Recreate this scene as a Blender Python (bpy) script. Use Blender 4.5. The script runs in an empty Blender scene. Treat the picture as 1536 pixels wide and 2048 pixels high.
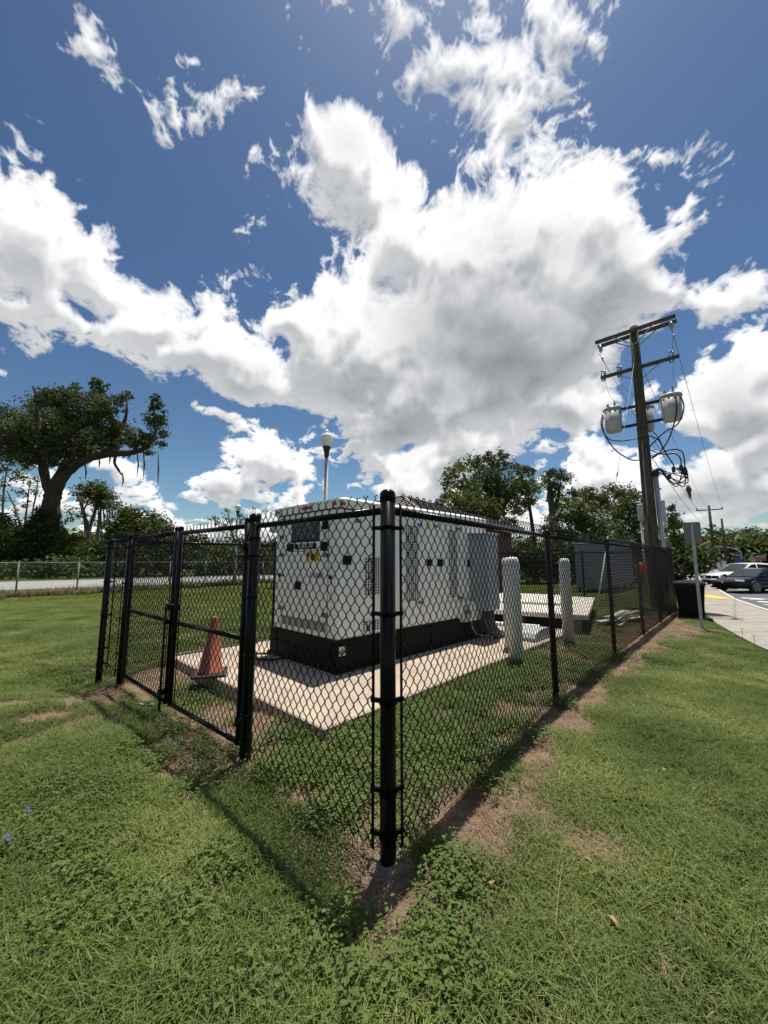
import bpy, bmesh, math, random
import numpy as np
from math import sin, cos, pi, radians, atan2, sqrt, hypot
from mathutils import Vector, Matrix

# ------------------------------------------------------------------ camera, light, exposure
SCN = bpy.context.scene
COL = SCN.collection
EYE = 1.48
SUN_AZ, SUN_EL = radians(22.0), radians(76.0)      # azimuth clockwise from +Y
cam_data = bpy.data.cameras.new('camera')
cam = bpy.data.objects.new('camera', cam_data)
COL.objects.link(cam)
cam.location = (0, 0, EYE)
cam.rotation_euler = (radians(90 + 7.235), 0, 0)
cam_data.sensor_fit = 'VERTICAL'
cam_data.sensor_height = 36.0
cam_data.lens = 36.0 * 772.0 / 2048.0
cam_data.clip_start = 0.05
cam_data.clip_end = 6000
SCN.camera = cam
SCN.render.resolution_x, SCN.render.resolution_y = 768, 1024

sun_data = bpy.data.lights.new('sun', 'SUN')
sun_data.energy = 3.9
sun_data.angle = radians(0.53)
sun_data.color = (1.0, 0.955, 0.89)
sun = bpy.data.objects.new('sun', sun_data)
COL.objects.link(sun)
SUN_DIR = Vector((sin(SUN_AZ) * cos(SUN_EL), cos(SUN_AZ) * cos(SUN_EL), sin(SUN_EL)))
sun.rotation_euler = SUN_DIR.to_track_quat('Z', 'Y').to_euler()
sun.location = (20, 60, 120)

SCN.view_settings.view_transform = 'Standard'
SCN.view_settings.look = 'None'
SCN.view_settings.gamma = 1.0
SCN.view_settings.use_curve_mapping = False
SCN.view_settings.exposure = 0.70
SCN.render.engine = 'CYCLES'
SCN.cycles.max_bounces = 7
SCN.cycles.diffuse_bounces = 3
SCN.cycles.glossy_bounces = 3
SCN.cycles.transparent_max_bounces = 12
SCN.cycles.use_denoising = True

# ------------------------------------------------------------------ sky: physical sky + cumulus map
def grad_noise(x, y, seed):
    xi = np.floor(x).astype(np.int32); yi = np.floor(y).astype(np.int32)
    fx = (x - xi).astype(np.float32); fy = (y - yi).astype(np.float32)
    rs = np.random.RandomState(seed)
    perm = rs.permutation(1024).astype(np.int32)
    ang = rs.rand(1024).astype(np.float32) * 2 * pi
    gx, gy = np.cos(ang), np.sin(ang)
    def corner(ix, iy):
        h = perm[(perm[ix & 1023] + iy) & 1023]
        return gx[h] * (fx - (ix - xi)) + gy[h] * (fy - (iy - yi))
    u = fx * fx * fx * (fx * (fx * 6 - 15) + 10); v = fy * fy * fy * (fy * (fy * 6 - 15) + 10)
    a = corner(xi, yi); b = corner(xi + 1, yi); c = corner(xi, yi + 1); d = corner(xi + 1, yi + 1)
    ab = a + u * (b - a); cd = c + u * (d - c)
    return (ab + v * (cd - ab)) * 1.5

# cumulus masses: azimuth, elevation, half sizes and tilt (degrees), weight
CLOUDS = [
(-47.4,32.1,6.6,3.5,84,0.85),(-45.3,35.4,3.5,2.2,71,0.7),(-43,38.4,2,1.7,43,0.6),(-42.1,31,5.6,4.4,-151,0.9),(-38.7,35.9,2.7,2.4,-155,0.7),
(-34.8,29.2,6.3,4.5,169,0.95),(-31.6,32.3,2.9,2.5,-169,0.8),(-27,27.8,6.5,5.4,-179,1),(-23.5,30.3,3.5,2.9,-164,0.9),(-20.8,24.3,4.7,4.2,53,0.8),
(-26,33.1,1.9,1.4,-172,0.5),(-45.6,26.5,4.4,1.9,-162,0.55),(-41.4,23.9,2.4,1.9,158,0.5),(-33.7,22.8,2.4,1.8,159,0.4),(-45.7,20.2,3.3,0.8,-170,0.35),
(-50.5,29.3,5.8,3.4,79,0.9),(-42.2,50.9,2.1,1.3,112,0.8),(-40.4,49.6,1.9,1.5,103,0.85),(-37.7,48.1,1.6,1.2,108,0.7),(-26.9,50,4.7,1.3,-144,0.72),
(-33.2,46.7,2.1,1.1,105,0.55),(-22.4,47.8,1.9,1.6,134,0.62),(-22.1,52.2,2.2,0.9,-159,0.6),(-21.8,40.8,2.3,1.8,42,0.65),(-19.8,38.1,2.6,2.1,-162,0.66),
(-32.5,36.4,1.2,0.8,77,0.5),(-30,52.5,0.7,0.4,-145,0.42),(-16,58.7,1.3,0.7,-162,0.45),(-13,57.1,1.4,0.8,50,0.42),(-9.6,59.6,0.7,0.5,-163,0.35),
(15.1,59.1,1.2,0.6,163,0.45),(2.9,59.1,3,2.4,174,1),(-2.5,57.6,1.9,1.5,-175,0.5),(5.4,56,4.1,2.4,174,0.85),(11.4,55.9,3.4,1.7,168,0.8),
(19.6,55.2,5.2,3,157,1),(26.5,55,3.6,2.5,134,0.95),(24.5,57.3,1.8,1,149,0.6),(27.5,51.9,2.3,1.7,124,0.7),(16.2,53.2,6,1.7,160,0.9),
(19.9,50.6,4.5,2.2,161,0.85),(0.2,54.4,2.3,1.4,180,0.5),(-15.1,53.5,2,1.7,-126,0.62),(-10.9,52.5,3.8,2,-169,0.82),(-6.6,50.2,6.7,4.3,-172,1.1),
(-5.9,53.6,2,1.7,-165,0.8),(-0.7,51.9,3.2,1.9,-179,0.8),(-2.3,46.2,7,4.4,170,1.05),(2.6,42.4,6.5,4.3,161,1),(-10.6,47,3.9,1.9,-170,0.85),
(-2.3,39.3,3,2.2,165,0.7),(9.4,50.4,2.9,1.8,159,0.5),(14.2,48.3,1.8,1.3,172,0.45),(6.9,49,2.8,2.4,160,0.4),(8.3,52.6,3.6,1.6,172,0.75),
(13.9,49.6,2.5,1.7,143,0.6),(24.8,47.6,4.7,2.2,146,0.85),(30.5,43.7,3.6,2.4,139,1),(27.6,41.3,6.3,3.8,151,1.1),(33,43.3,1.8,1.2,109,0.6),
(32.4,38.1,4.1,3,116,0.9),(15.5,43.3,8.4,3.3,175,1.05),(18.9,37.8,13.6,7.2,165,1.25),(29.7,34.9,8.1,5.3,151,1.1),(35.4,32.7,4.5,2.8,148,0.9),
(39.4,35.7,2.9,2.3,-157,0.72),(41.8,37.2,1.4,1.2,158,0.5),(38.3,30.5,4,1.8,163,0.7),(-16.2,32.6,3.8,2.3,-167,0.75),(-11.7,33.1,5.5,3.5,-170,0.9),
(-9,36.8,2.6,2.2,-162,0.75),(-5.4,33.6,9.2,5,-176,1.05),(-10,27.7,8.8,6.1,-172,1.05),(2.5,30,13,8.2,178,1.2),(14.8,29.2,14.1,8.8,-180,1.4),
(23.4,29.7,8,5.7,180,1.2),(10.5,34.4,9.7,5.2,172,1.2),(-13.6,22.8,7.5,4,-173,0.95),(4.8,22.7,11.4,5.5,178,1.15),(0.2,18.9,5.8,3.2,180,1),
(13.9,22.8,6.7,3.7,-172,1),(-23.4,10.7,5.9,3.1,174,0.8),(-18.3,15,3.7,1.9,-174,0.85),(-34.2,11.3,3.6,1.5,-179,0.8),(-24.5,18.8,3.3,1.3,173,0.8),
(-11.1,14.3,3.6,2.4,-176,0.8),(-27,8.7,3.6,1.7,-175,0.6),(-19.6,14.8,3.6,2.2,-173,0.75),(-16.5,13.6,4.1,2.4,-175,0.75),(-11.9,14.6,3.9,2.9,-175,0.72),
(-12.5,10.6,4.2,2.6,-177,0.62),(-20.7,8.4,4.6,1.8,-177,0.55),(-25.1,19.2,3.6,1.4,173,0.6),(-23,16.5,2.2,0.9,177,0.5),(-18.4,18.2,2.6,1,165,0.45),
(-33.9,11.5,3.9,1.5,-179,0.6),(-4,10.8,2.4,1.3,161,0.5),(4.7,14.1,8.1,4.4,179,0.9),(10.7,15.4,8.5,4.3,177,0.95),(17.9,16.3,5,3.1,173,0.85),
(4.7,10.1,7.4,3,179,0.85),(9.8,10,11.5,4.4,178,0.85),(-2.1,16.3,2.9,2.9,-167,0.5),(29.9,23,6.1,3.5,163,0.9),(22.9,21.7,6.2,2.9,169,0.85),
(27.3,19.2,6.4,2.5,169,0.8),(29.5,25.5,2.8,1.7,160,0.6),(29.4,14.4,4,2.5,169,0.75),(30.6,11.3,3.6,2.5,170,0.8),(27.9,9.6,4.7,2.6,174,0.75),
(23,16.1,1.4,0.7,172,0.4),(32.3,7.6,4.3,2.5,175,0.75),(44.2,19.4,4.3,3.5,128,1),(46,21.8,2.8,2.1,107,0.8),(42.2,16.1,4.5,3.6,106,1),
(45.3,14.3,5,4.2,122,1.05),(40,11,5.3,4,166,0.95),(43.2,8.2,6,4.3,169,1),(38.7,6.5,5.5,2.9,175,0.9),(48.4,16,7.4,4,90,1),
(42.8,27.6,3.6,2,159,0.8),(46.3,27.6,2.4,2.2,159,0.8),(46.3,31.8,2.3,1.4,104,0.6),(45.8,33.8,1.4,0.9,112,0.4),(37.9,42.6,2.1,0.8,144,0.6),
(40.4,31,2.4,1.3,175,0.55),(38.5,21,2.4,1.4,158,0.4),(-34.6,6.8,6.1,2.4,-175,0.6),(-41.6,6.8,5,3.3,-173,0.65),(-29.6,4,5.6,2.6,-178,0.55),
(-10.9,5.2,11.4,3.6,-179,0.8),(20.1,5,13.1,4.2,178,0.85),(-22.4,3.2,9.5,2.1,-179,0.75),(-38.6,2.4,9,1.7,-178,0.6),
]
# their flat grey bases, the same way
CLOUD_BASES = [
(15,32.8,11.8,5.9,179,0.55),(18.3,25.9,7.5,4.5,-176,0.6),(24,28.4,8.6,5.4,178,0.4),(1.7,19.2,6.9,2.8,179,0.6),(8.2,36.3,4.5,3.4,170,0.3),
(27.4,38.5,5.9,2.3,159,0.28),(-6.6,50.6,3.8,2.3,-172,0.2),(-45.1,30,4.9,2.6,-157,0.2),(-27.5,26.2,4.7,3.4,-155,0.22),(44.2,15.6,3.8,3,104,0.5),
(41.5,8.7,4.6,2.2,171,0.4),(-9.9,25.1,8.3,3.3,-175,0.2),(4.8,24.7,10.6,3.4,178,0.4),(33.6,32.2,4.6,2,157,0.25),(-21.4,23.3,3.2,2.5,-160,0.25),
(12.1,12.4,8.5,2.2,177,0.2),(-23.3,9.3,5,1.7,-176,0.25),(27.3,19.2,5.3,1.9,169,0.25),(12.6,28.1,8,5,171,0.35),(24.1,54,4.2,1.8,156,0.08),

]

# clear blue between them
CLOUD_GAPS = [
(-19.2,33.9,3.1,1.6,60,0.4),(-16,29,2.5,1.3,90,0.2),(-29,12.5,2.9,1.3,-172,0.4),(-15.3,10.5,1.4,1.4,79,0.3),(-6.6,11.9,3.7,2.9,-178,0.4),
(-38.9,23.1,2.6,1.7,176,0.3),(-15,39.4,3.8,3.3,-128,0.55),(-26,40.8,3.8,2.6,-149,0.5),(-13.6,43.1,2.9,2.3,80,0.4),(-31.2,40.8,4.6,2.9,-146,0.5),
(-16.3,35.5,2.5,1.4,-167,0.4),(9.8,48.2,1.5,1.3,46,0.5),(-3.9,41.3,2.2,1.7,143,0.3),(-27.2,45.9,3.1,1.9,-149,0.3),(-16.9,45.8,2.6,1.6,87,0.35),
(-5.9,56,2.4,1.6,-172,0.5),(11.6,58,1.8,1.1,165,0.25),(35.2,46.6,3.3,2.2,112,0.4),(37.6,38.6,1.5,1.1,123,0.3),(-17.6,54.8,2.9,1.9,-157,0.3),
(-34.9,17.8,4.6,2.9,-163,0.4),(33.7,26.2,3.1,2.1,153,0.4),(40.5,22.6,2.2,1.6,105,0.5),(33,17.5,3.6,1.6,88,0.3),
]

def cloud_map(N):
    h = N // 2
    t = (np.arange(N, dtype=np.float32) + 0.5) / N * 2 - 1
    U, V = np.meshgrid(t, t)                       # lambert azimuthal disc, zenith in the middle
    R2 = U * U + V * V
    ins = R2 < 1.03
    z = 1 - R2
    k = np.sqrt(np.maximum(1 + z, 0.5))
    X = (U * k)[ins]; Y = (V * k)[ins]; Z = z[ins]
    Zc = np.maximum(Z, -0.03)
    q = 1.0 / (Zc + 0.42)
    px, py = X * q, Y * q
    # domain warp
    w1 = grad_noise(px * 3.1, py * 3.1, 3); w2 = grad_noise(px * 3.1 + 40, py * 3.1 + 9, 4)
    w3 = grad_noise(px * 8, py * 8, 5); w4 = grad_noise(px * 8 + 7, py * 8 + 31, 6)
    wx = 0.040 * w1 + 0.020 * w3; wy = 0.040 * w2 + 0.020 * w4
    full = np.zeros(N * N, np.float32).reshape(N, N)
    def grid(a, fill=0.0):
        g = np.full((N, N), fill, np.float32); g[ins] = a; return g
    DX, DY, DZ = grid(X + wx * (1 - 0.4 * Zc)), grid(Y + wy * (1 - 0.4 * Zc)), grid(Z + 0.5 * (wx + wy) * np.sqrt(np.maximum(1 - Z * Z, 0)))
    def masses(table, grow):
        field = np.zeros((N, N), np.float32)
        for az, el, ra, rb, rot, wgt in table:
            a, e, r = radians(az), radians(el), radians(rot)
            c = np.array([sin(a) * cos(e), cos(a) * cos(e), sin(e)])
            e1 = np.array([cos(a), -sin(a), 0.0]); e2 = np.cross(e1, c)
            f1 = cos(r) * e1 + sin(r) * e2; f2 = -sin(r) * e1 + cos(r) * e2
            s = 1 / sqrt(1 + max(c[2], 0)); cu, cv = (c[0] * s + 1) * h, (c[1] * s + 1) * h
            rad = (radians(max(ra, rb)) * 2.0 + 0.05) * h * 1.05
            i0, i1 = max(int(cv - rad), 0), min(int(cv + rad), N); j0, j1 = max(int(cu - rad), 0), min(int(cu + rad), N)
            if i1 <= i0 or j1 <= j0: continue
            dx, dy, dz = DX[i0:i1, j0:j1], DY[i0:i1, j0:j1], DZ[i0:i1, j0:j1]
            dc = np.maximum(dx * c[0] + dy * c[1] + dz * c[2], 0.2)
            ta, tb = math.tan(radians(ra)), math.tan(radians(rb))
            A = (dx * f1[0] + dy * f1[1] + dz * f1[2]) / dc / ta
            B = (dx * f2[0] + dy * f2[1] + dz * f2[2]) / dc / tb
            b = wgt * np.exp(-0.9 * (A * A + B * B))
            F = field[i0:i1, j0:j1]
            F[:] = np.maximum(F, b) + grow * np.minimum(F, b)      # overlapping masses thicken
        return field[ins]
    fld = masses(CLOUDS, 0.35) - masses(CLOUD_GAPS, 0.2)
    base = masses(CLOUD_BASES, 0.6)
    # the rest of the sky carries the same kind of broken cumulus
    gen = grad_noise(px * 1.15 + 5.3, py * 1.15 + 2.1, 11) + 0.5 * grad_noise(px * 2.6, py * 2.6, 12)
    azm = np.abs(np.arctan2(X, Y)); out = np.clip((azm - radians(50)) / radians(14), 0, 1)
    out = np.maximum(out, np.clip((Z - sin(radians(61))) / 0.10, 0, 1))
    gen = np.clip(gen * 1.5 + 0.12, 0, 1.3) * out
    fld = np.minimum(np.maximum(fld, gen), 1.6)
    base = base + 0.5 * np.clip(gen - 0.75, 0, 0.5)
    # billows: rounded puffs at several sizes, wisps at the thin edges
    bil = np.zeros_like(px); fb = np.zeros_like(px); rid = np.zeros_like(px)
    f, amp = 5.5, 1.0
    wx2, wy2 = px + 0.016 * w3, py + 0.016 * w4
    for i in range(8):
        n = grad_noise(wx2 * f + 3.7 * i, wy2 * f - 1.3 * i, 20 + i)
        fb += n * amp
        if i < 7: bil += (0.30 - np.abs(n)) * amp
        if i == 2:                                   # finer puffs drift with the larger ones
            wx2 = wx2 + 0.020 * bil; wy2 = wy2 - 0.014 * fb
        f *= 2.05; amp *= 0.62
    wisp = np.clip((Zc - 0.42) / 0.25, 0, 1)
    f, amp = 22.0, 1.0
    for i in range(4):
        rid += (0.26 - np.abs(grad_noise((wx2 + 0.3 * wy2) * f + 9.1 * i, (wy2 * 0.8 - 0.2 * wx2) * f + 4.4 * i, 60 + i))) * amp
        f *= 2.1; amp *= 0.66
    edge = np.clip(1.45 - 0.75 * fld, 0.40, 1.0)
    dens = fld - 0.545 - 0.06 * wisp + edge * (0.62 * fb + 0.62 * bil) + wisp * 0.85 * edge * rid
    dens = np.where(fld < 0.03, np.minimum(dens, 0), dens)
    soft = np.clip(dens / (0.36 + 0.50 * wisp), 0, 1)
    alpha = soft * (2 - soft)
    # light: the puffs as a relief lit from the sun's side, the bases dark
    dm = np.clip(dens, 0, None)
    M = N // 2
    half = lambda a: a.reshape(M, 2, M, 2).mean((1, 3))
    def blur(a, r):
        for ax in (0, 1):
            c = np.cumsum(np.concatenate([np.repeat(np.take(a, [0], ax), r + 1, ax), a, np.repeat(np.take(a, [-1], ax), r, ax)], ax), ax, dtype=np.float64)
            n = a.shape[ax]
            a = ((np.take(c, range(2 * r + 1, 2 * r + 1 + n), ax) - np.take(c, range(0, n), ax)) / (2 * r + 1)).astype(np.float32)
        return a
    G = half(grid(dm + 0.22 * np.clip(bil, -0.6, 1.0) * np.clip(dm * 3, 0, 1)))
    mt = (np.arange(M, dtype=np.float32) + 0.5)
    mu, mv = np.meshgrid(mt, mt)
    sc_ = 1 / sqrt(1 + SUN_DIR.z)
    su, sv = (SUN_DIR.x * sc_ + 1) * M / 2, (SUN_DIR.y * sc_ + 1) * M / 2
    dxs, dys = su - mu, sv - mv
    dl = np.sqrt(dxs ** 2 + dys ** 2) + 1e-3
    dxs /= dl; dys /= dl
    relief = np.zeros((M, M), np.float32)
    for st, r, wt in ((0.0022, 0, 0.9), (0.005, 1, 1.1), (0.011, 2, 1.0), (0.026, 5, 0.8)):
        g = blur(G, r) if r else G
        ii = np.clip((mv + dys * st * M).astype(np.int32), 0, M - 1); jj = np.clip((mu + dxs * st * M).astype(np.int32), 0, M - 1)
        i2 = np.clip((mv - dys * st * M).astype(np.int32), 0, M - 1); j2 = np.clip((mu - dxs * st * M).astype(np.int32), 0, M - 1)
        relief += wt * np.clip(g[i2, j2] - g[ii, jj], -0.6, 0.6)
    relief = blur(relief, 1)
    S = blur(blur(np.minimum(G, 1.0), M // 200), M // 200)
    up = lambda a: np.repeat(np.repeat(a, 2, 0), 2, 1)
    def up2(a):
        b = up(a); return ((b + np.roll(b, 1, 0) + np.roll(b, 1, 1) + np.roll(np.roll(b, 1, 0), 1, 1)) / 4)[ins]
    rel = up2(relief); S = up2(S)
    rel = rel * np.clip(1.25 - 1.0 * base, 0.3, 1)
    puff = np.clip(bil + 0.5 * wisp * rid, -1.2, 0.8)
    crease = np.clip(-bil - 0.05, 0, 1.0) * np.clip(S * 1.6 - 0.3, 0, 1)
    L = 0.95 - 0.08 * np.clip(S * 1.3, 0, 1) + 0.36 * np.clip(rel, -0.8, 0.35) + 0.09 * puff * np.clip(1.1 - base, 0.25, 1) - 0.16 * crease * np.clip(1.2 - base, 0.3, 1)
    L = L * np.exp(-0.86 * np.minimum(base * np.clip(0.60 + 0.40 * S + 0.20 * fb, 0.2, 1.3), 1.2))
    L = np.clip(L, 0.10, 1.04)
    shade = np.clip((0.85 - L) / 0.6, 0, 1)
    Rr = L * (1 - 0.10 * shade); Gg = L * (1 - 0.05 * shade); Bb = L * (1 + 0.02 * shade)
    img = np.zeros((N, N, 4), np.float32)
    for i, a in enumerate((Rr, Gg, Bb, alpha)):
        img[..., i] = grid(a)
    return img

def build_world():
    w = bpy.data.worlds.new('World'); SCN.world = w; w.use_nodes = True
    nt = w.node_tree; nt.nodes.clear(); L = nt.links.new
    N = 2304
    im = bpy.data.images.new('cumulus_map', N, N, alpha=True, float_buffer=True)
    im.colorspace_settings.name = 'Non-Color'
    im.alpha_mode = 'CHANNEL_PACKED'
    im.pixels.foreach_set(cloud_map(N).ravel()); im.update(); im.pack()
    nd = lambda t, **k: (lambda n: [setattr(n, a, b) for a, b in k.items()] and n or n)(nt.nodes.new(t))
    tc = nd('ShaderNodeTexCoord'); sep = nd('ShaderNodeSeparateXYZ'); L(tc.outputs['Generated'], sep.inputs[0])
    def mth(op, a, b=None):
        m = nd('ShaderNodeMath', operation=op)
        for i, v in enumerate((a, b)):
            if v is None: continue
            if isinstance(v, (int, float)): m.inputs[i].default_value = v
            else: L(v, m.inputs[i])
        return m.outputs[0]
    s = mth('SQRT', mth('ADD', mth('MAXIMUM', sep.outputs[2], -0.02), 1.0))
    cx = mth('ADD', mth('MULTIPLY', mth('DIVIDE', sep.outputs[0], s), 0.5), 0.5)
    cy = mth('ADD', mth('MULTIPLY', mth('DIVIDE', sep.outputs[1], s), 0.5), 0.5)
    cmb = nd('ShaderNodeCombineXYZ'); L(cx, cmb.inputs[0]); L(cy, cmb.inputs[1])
    ti = nd('ShaderNodeTexImage', image=im, interpolation='Cubic', extension='EXTEND'); L(cmb.outputs[0], ti.inputs[0])
    sky = nd('ShaderNodeTexSky', sky_type='NISHITA', sun_disc=False, sun_elevation=SUN_EL, sun_rotation=SUN_AZ,
             altitude=0, air_density=1.0, dust_density=0.6, ozone_density=1.2)
    grade = nd('ShaderNodeMix', data_type='RGBA', blend_type='MULTIPLY'); grade.inputs[0].default_value = 1
    grade.inputs[7].default_value = SKY_TINT
    gm = nd('ShaderNodeGamma'); gm.inputs[1].default_value = 1.40           # camera contrast of the deep blue
    sc3 = nd('ShaderNodeMix', data_type='RGBA', blend_type='MULTIPLY'); sc3.inputs[0].default_value = 1; sc3.inputs[7].default_value = (0.58 / 3, 0.70 / 3, 0.83 / 3, 1)
    L(sky.outputs[0], sc3.inputs[6]); L(sc3.outputs[2], gm.inputs[0]); L(gm.outputs[0], grade.inputs[6])
    cl = nd('ShaderNodeMix', data_type='RGBA', blend_type='MULTIPLY'); cl.inputs[0].default_value = 1
    L(ti.outputs[0], cl.inputs[6]); cl.inputs[7].default_value = (CLOUD_GAIN, CLOUD_GAIN, CLOUD_GAIN, 1)
    mx = nd('ShaderNodeMix', data_type='RGBA'); L(ti.outputs[1], mx.inputs[0]); L(grade.outputs[2], mx.inputs[6]); L(cl.outputs[2], mx.inputs[7])
    bg = nd('ShaderNodeBackground'); bg.inputs[1].default_value = SKY_STRENGTH; L(mx.outputs[2], bg.inputs[0])
    o = nd('ShaderNodeOutputWorld'); L(bg.outputs[0], o.inputs[0])
SKY_STRENGTH, SKY_TINT, CLOUD_GAIN = 0.073, (3.46, 2.90, 2.20, 1), 8.9
build_world()

# ------------------------------------------------------------------ materials
MATS = {}
def mat(name, col, rough=0.6, metal=0.0, var=0.0, vscale=6.0, bump=0.0, bscale=40.0, dirt=None, spec=0.5, trans=0.0, coat=0.0, stretch=None):
    if name in MATS: return MATS[name]
    m = bpy.data.materials.new(name); m.use_nodes = True
    nt = m.node_tree; L = nt.links.new; p = nt.nodes['Principled BSDF']; out = nt.nodes['Material Output']
    p.inputs['Roughness'].default_value = rough; p.inputs['Metallic'].default_value = metal
    p.inputs['Specular IOR Level'].default_value = spec; p.inputs['Coat Weight'].default_value = coat
    p.inputs['Base Color'].default_value = (*col, 1)
    if var or bump or dirt:
        tc = nt.nodes.new('ShaderNodeTexCoord'); src = tc.outputs['Object']
        if stretch:
            mp = nt.nodes.new('ShaderNodeMapping'); mp.inputs['Scale'].default_value = stretch; L(src, mp.inputs[0]); src = mp.outputs[0]
    if var or dirt:
        n = nt.nodes.new('ShaderNodeTexNoise'); n.inputs['Scale'].default_value = vscale; n.inputs['Detail'].default_value = 7; n.inputs['Roughness'].default_value = 0.62
        L(src, n.inputs['Vector'])
        r = nt.nodes.new('ShaderNodeValToRGB'); L(n.outputs[0], r.inputs[0])
        r.color_ramp.elements[0].position = 0.28; r.color_ramp.elements[1].position = 0.72
        lo = dirt if dirt else tuple(max(c * (1 - var), 0) for c in col); hi = tuple(min(c * (1 + (var if not dirt else 0)), 1) for c in col)
        r.color_ramp.elements[0].color = (*lo, 1); r.color_ramp.elements[1].color = (*hi, 1)
        L(r.outputs[0], p.inputs['Base Color'])
    if bump:
        n2 = nt.nodes.new('ShaderNodeTexNoise'); n2.inputs['Scale'].default_value = bscale; n2.inputs['Detail'].default_value = 5; L(src, n2.inputs['Vector'])
        b = nt.nodes.new('ShaderNodeBump'); b.inputs['Strength'].default_value = bump; b.inputs['Distance'].default_value = 0.02
        L(n2.outputs[0], b.inputs['Height']); L(b.outputs[0], p.inputs['Normal'])
    if trans:
        t = nt.nodes.new('ShaderNodeBsdfTranslucent'); mx = nt.nodes.new('ShaderNodeMixShader'); mx.inputs[0].default_value = trans
        if p.inputs['Base Color'].is_linked: L(p.inputs['Base Color'].links[0].from_socket, t.inputs[0])
        else: t.inputs[0].default_value = (*[min(c * 1.3, 1) for c in col], 1)
        L(p.outputs[0], mx.inputs[1]); L(t.outputs[0], mx.inputs[2]); L(mx.outputs[0], out.inputs[0])
    MATS[name] = m
    return m

def leaf_mat(name, a, b, scale=0.6, trans=0.22, rough=0.55, fine=9.0, tint=None, span=0.14):
    """foliage: two greens mixed by world-space noise (coarse clumps and single leaves)"""
    if name in MATS: return MATS[name]
    m = bpy.data.materials.new(name); m.use_nodes = True
    nt = m.node_tree; L = nt.links.new; p = nt.nodes['Principled BSDF']; out = nt.nodes['Material Output']
    g = nt.nodes.new('ShaderNodeNewGeometry')
    n1 = nt.nodes.new('ShaderNodeTexNoise'); n1.inputs['Scale'].default_value = scale; n1.inputs['Detail'].default_value = 3
    n2 = nt.nodes.new('ShaderNodeTexNoise'); n2.inputs['Scale'].default_value = fine; n2.inputs['Detail'].default_value = 1
    L(g.outputs['Position'], n1.inputs['Vector']); L(g.outputs['Position'], n2.inputs['Vector'])
    ad = nt.nodes.new('ShaderNodeMath'); ad.operation = 'ADD'; L(n1.outputs[0], ad.inputs[0]); L(n2.outputs[0], ad.inputs[1])
    r = nt.nodes.new('ShaderNodeValToRGB'); mr = nt.nodes.new('ShaderNodeMath'); mr.operation = 'MULTIPLY'; mr.inputs[1].default_value = 0.5
    L(ad.outputs[0], mr.inputs[0]); L(mr.outputs[0], r.inputs[0])
    r.color_ramp.elements[0].position = 0.5 - span; r.color_ramp.elements[1].position = 0.5 + span
    r.color_ramp.elements[0].color = (*a, 1); r.color_ramp.elements[1].color = (*b, 1)
    if tint:
        e = r.color_ramp.elements.new(0.5 + span + 0.07); e.color = (*tint, 1)
    L(r.outputs[0], p.inputs['Base Color']); p.inputs['Roughness'].default_value = rough; p.inputs['Specular IOR Level'].default_value = 0.18
    t = nt.nodes.new('ShaderNodeBsdfTranslucent'); L(r.outputs[0], t.inputs[0])
    mx = nt.nodes.new('ShaderNodeMixShader'); mx.inputs[0].default_value = trans
    L(p.outputs[0], mx.inputs[1]); L(t.outputs[0], mx.inputs[2]); L(mx.outputs[0], out.inputs[0])
    MATS[name] = m
    return m

M_BLACK = mat('black_vinyl', (0.005, 0.005, 0.0055), 0.24, spec=0.14)
M_WIRE = mat('black_wire', (0.006, 0.006, 0.0065), 0.30, spec=0.22)
M_WHITE = mat('white_enamel', (0.84, 0.83, 0.78), 0.42, var=0.05, vscale=2.2, stretch=(3, 3, .6))
M_DARK = mat('dark_recess', (0.008, 0.008, 0.009), 0.7, spec=0.12)
M_SKID = mat('black_skid_paint', (0.006, 0.006, 0.0065), 0.55, spec=0.12, var=0.3, vscale=4)
M_GALV = mat('galvanised_steel', (0.40, 0.42, 0.43), 0.45, metal=0.6, var=0.14, vscale=9)
M_DULLGALV = mat('dull_galvanised', (0.20, 0.205, 0.20), 0.75, spec=0.2, var=0.15, vscale=9)
M_GREYBOX = mat('grey_cabinet_paint', (0.33, 0.36, 0.40), 0.45, var=0.05, vscale=3)
M_RED = mat('red_lens', (0.42, 0.012, 0.015), 0.18)
M_YEL = mat('yellow_label', (0.72, 0.52, 0.03), 0.5)
M_ORANGE = mat('orange_plastic', (0.36, 0.105, 0.058), 0.7, var=0.18, vscale=9)
M_RUBBER = mat('black_rubber', (0.018, 0.018, 0.018), 0.75, var=0.3, vscale=20)
M_CONC = mat('pad_concrete', (0.385, 0.312, 0.232), 0.85, var=0.24, vscale=2.6, bump=0.35, bscale=70)
M_WALK = mat('sidewalk_concrete', (0.275, 0.250, 0.210), 0.9, var=0.26, vscale=3.2, bump=0.35, bscale=50)
M_PALE = mat('pale_slab', (0.66, 0.61, 0.54), 0.85, var=0.1, vscale=4, bump=0.2)
M_ASPH = mat('asphalt', (0.095, 0.095, 0.10), 0.9, var=0.2, vscale=2.0, bump=0.4, bscale=120)
M_ROADL = mat('worn_asphalt', (0.26, 0.26, 0.265), 0.9, var=0.15, vscale=1.2, bump=0.3, bscale=90)
M_PAINT = mat('road_paint', (0.74, 0.73, 0.70), 0.7, var=0.1, vscale=14)
M_YPAINT = mat('yellow_paint', (0.72, 0.40, 0.05), 0.7, var=0.15, vscale=10)
M_BOLL = mat('white_bollard_sleeve', (0.74, 0.74, 0.72), 0.5, var=0.05, vscale=5)
M_GLASS = mat('dark_glass', (0.008, 0.018, 0.020), 0.05, spec=0.16)
M_OPAL = mat('opal_glass', (0.82, 0.81, 0.77), 0.2)
M_CASTBLK = mat('cast_iron_black', (0.014, 0.014, 0.014), 0.4)
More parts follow.
